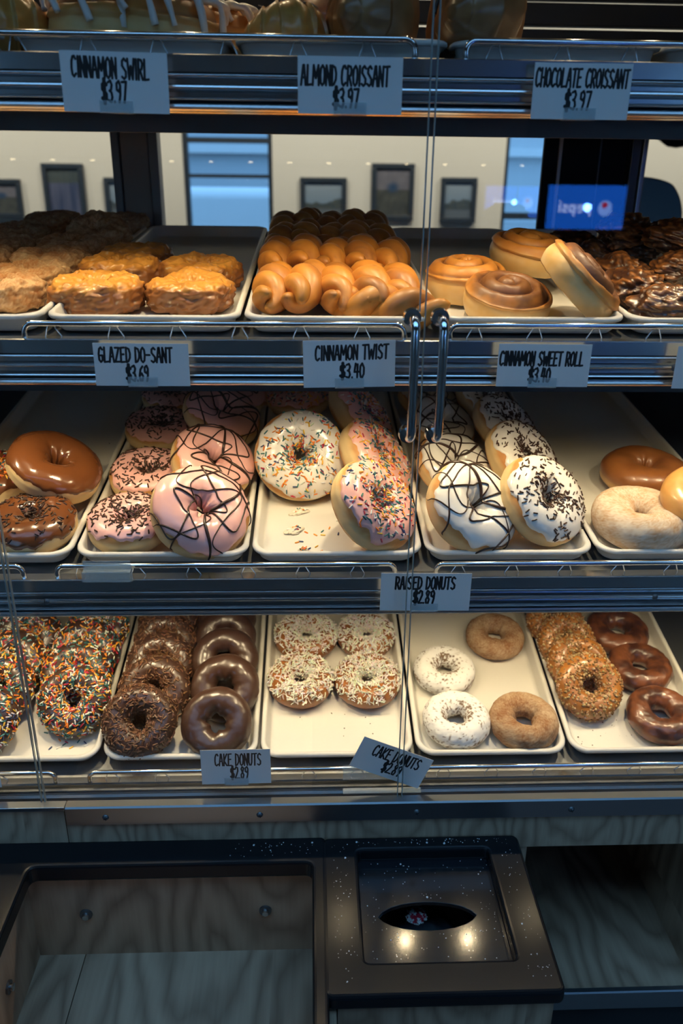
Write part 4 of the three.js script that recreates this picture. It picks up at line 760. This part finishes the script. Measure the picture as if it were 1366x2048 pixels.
// ---------------------------------------------------------------- bins under the case
const LY = .6288;
function roundRect(x0, x1, z0, z1, r, Kind = THREE.Shape) { const s = new Kind(); s.moveTo(x0 + r, z0); s.lineTo(x1 - r, z0); s.quadraticCurveTo(x1, z0, x1, z0 + r); s.lineTo(x1, z1 - r); s.quadraticCurveTo(x1, z1, x1 - r, z1); s.lineTo(x0 + r, z1); s.quadraticCurveTo(x0, z1, x0, z1 - r); s.lineTo(x0, z0 + r); s.quadraticCurveTo(x0, z0, x0 + r, z0); return s; }
const flatEx = (shape, y0, y1, bev) => new THREE.ExtrudeGeometry(shape, { depth: y1 - y0 - 2 * bev, bevelEnabled: bev > 0, bevelSize: bev, bevelThickness: bev, bevelSegments: 3, curveSegments: 10 }).rotateX(Math.PI / 2).translate(0, y1 - bev, 0);
{
  const g = thing('bin_cabinet', 'open plywood bin with a glossy black rim under the case', 'bin');
  const s = roundRect(-.30, .3315, .0745, .56, .004); s.holes.push(roundRect(-.078, .322, .112, .52, .018, THREE.Path));
  mesh('rim', flatEx(s, .600, LY, .005), M.black, g);
  mesh('back_board', box(-.088, .333, .435, .600, .086, .098), ply(.9, .34, .05, .3), g);
  mesh('side_board', box(-.100, -.088, .20, .600, .086, .54), ply(1, .8, .4, .2), g);
  mesh('side_board', box(.333, .345, .20, .600, .086, .54), ply(1, .8, .7, .2), g);
  mesh('floor_board', box(-.088, -.0215, .425, .437, .086, .54), ply(.2, .9, .2, .55), g);
  mesh('floor_board', box(-.020, .333, .425, .437, .086, .54), ply(.7, .9, .45, .1), g);
  mesh('front_board', box(-.30, .333, 0, .600, .545, .557), ply(1.4, 1.3), g);
  for (const [x, y] of [[-.0115, .518], [.2482, .518]]) {
    const w = mesh('washer', new THREE.CylinderGeometry(.0088, .0092, .003, 24).rotateX(Math.PI / 2).translate(x, y, .0995), M.steelDark, g);
    mesh('bolt', new THREE.CylinderGeometry(.0048, .0054, .005, 6).rotateX(Math.PI / 2).translate(x, y, .1035), M.alu, w);
  }
  const w = mesh('washer', new THREE.CylinderGeometry(.009, .009, .003, 20).rotateZ(Math.PI / 2).translate(-.0865, .51, .205), M.steelDark, g);
  mesh('bolt', new THREE.CylinderGeometry(.005, .0055, .005, 6).rotateZ(Math.PI / 2).translate(-.083, .51, .205), M.alu, w);
}
{
  const g = thing('waste_bin', 'plywood waste bin with a glossy black lid and an oval opening', 'bin');
  const s = roundRect(.3365, .6110, .0775, .3160, .006); s.holes.push(roundRect(.376, .5725, .093, .2800, .014, THREE.Path));
  const lid = mesh('lid', flatEx(s, LY - .022, LY, .005), M.black, g);
  const p = roundRect(.366, .582, .084, .290, .006), hole = new THREE.Path(), hx = .469, hz = .1935, a = .0665, b = .0245;
  hole.moveTo(hx - a, hz); hole.bezierCurveTo(hx - a * .75, hz - b * 1.25, hx + a * .75, hz - b * 1.25, hx + a, hz); hole.bezierCurveTo(hx + a * .75, hz + b * 1.25, hx - a * .75, hz + b * 1.25, hx - a, hz); p.holes.push(hole);
  mesh('lid_plate', flatEx(p, LY - .026, LY - .020, .0012), M.lidPlate, lid);
  mesh('front_board', box(.347, .606, 0, LY - .030, .300, .312), ply(.8, 1.6, .3, .2), g);
  mesh('side_board', box(.347, .357, 0, LY - .030, .086, .300), ply(.6, 1.6, .3, .2), g);
  mesh('side_board', box(.596, .606, 0, LY - .030, .086, .300), ply(.6, 1.6, .3, .2), g);
  mesh('back_board', box(.357, .596, 0, LY - .030, .086, .094), ply(.6, 1.6, .3, .2), g);
  const c = thing('wrapper', 'scrap of red and white wrapper inside the waste bin', 'wrapper');
  mesh('paper', lumpGeo(1, .013, .006, .012, 8.8, (n, m) => n > .02 ? [.75, .73, .72] : [.55, .02, .05], .5, 2.2).translate(.462, .560, .150), M.bitsDry, c);
  const bag = thing('bin_bag', 'pale bin bag lining seen through the oval opening', 'bag');
  mesh('film', lumpGeo(1, .10, .05, .085, 5.2, () => [.16, .18, .20], .25, 2.0).translate(.475, .48, .19), M.doughWet, bag);
}
{
  const g = thing('shelf_bay', 'dark open bay with a plywood shelf beside the waste bin', 'shelf bay');
  mesh('side_wall', box(.622, .634, .02, .604, -.42, .070), ply(.8, 1, .3, .1), g);
  mesh('side_wall', box(.935, .947, .02, .604, -.42, .070), ply(.8, 1, .6, .4), g);
  mesh('back_wall', box(.634, .935, .02, .604, -.42, -.41), ply(.6, 1, .1, .2), g);
  mesh('shelf_board', box(.634, .935, .288, .300, -.41, .072), ply(.7, 1.1, .15, .3), g);
  mesh('edge_strip', extrudeX([[.072, .298], [.072, .303], [.0795, .3035], [.0815, .3015], [.0815, .266], [.072, .266]], .614, CX1), mat(.42, .46, .50, { metalness: 1, roughness: .4 }), g);
  mesh('kick_board', box(.614, CX1, 0, .266, .060, .072), M.matte, g);
  const q = thing('case_plinth', 'dark plinth carrying the display case', 'plinth');
  mesh('panel', box(CX0, .622, 0, .600, .05, .070), M.matte, q);
  mesh('panel', box(.947, CX1, .266, .604, .05, .070), M.matte, q);
  mesh('side', box(CX0, CX0 + .02, 0, .600, -.80, .05), M.matte, q);
  mesh('side', box(CX1 - .02, CX1, 0, .600, -.80, .05), M.matte, q);
  mesh('back', box(CX0, CX1, 0, .600, -.82, -.80), M.matte, q);
}
{ // sugar specks on the black rims
  const list = [], speck = (x, y, z) => list.push({ m: new THREE.Matrix4().compose(V(x, y, z), basis(V(rr(-.3, .3), 1, rr(-.3, .3)), rnd() * 6), V(1, .5, 1).multiplyScalar(rr(.12, .42) * (rnd() < .06 ? 2 : 1))), c: [.72, .74, .76] });
  for (let i = 0; i < 170; i++) speck(rr(.385, .565), LY - .0195, rr(.10, .275));
  for (let i = 0; i < 60; i++) speck(rr(.345, .372), LY + .0003, rr(.085, .305));
  for (let i = 0; i < 50; i++) speck(rr(.577, .605), LY + .0003, rr(.085, .30));
  for (let i = 0; i < 60; i++) speck(rr(.35, .60), LY + .0003, rr(.0800, .090));
  for (let i = 0; i < 40; i++) speck(rr(.20, .328), LY + .0003, rr(.080, .106));
  const ok = list.filter(({ m }) => { const e = m.elements, x = e[12], z = e[14]; return Math.hypot((x - .469) / .070, (z - .1935) / .027) > 1; });
  tag(mesh('sugar_specks', scatter(crumbT, ok), M.bitsDry), 'white sugar specks scattered over the black lid and rim', 'sugar', null, 'stuff');
}
renderer.render(scene, camera);
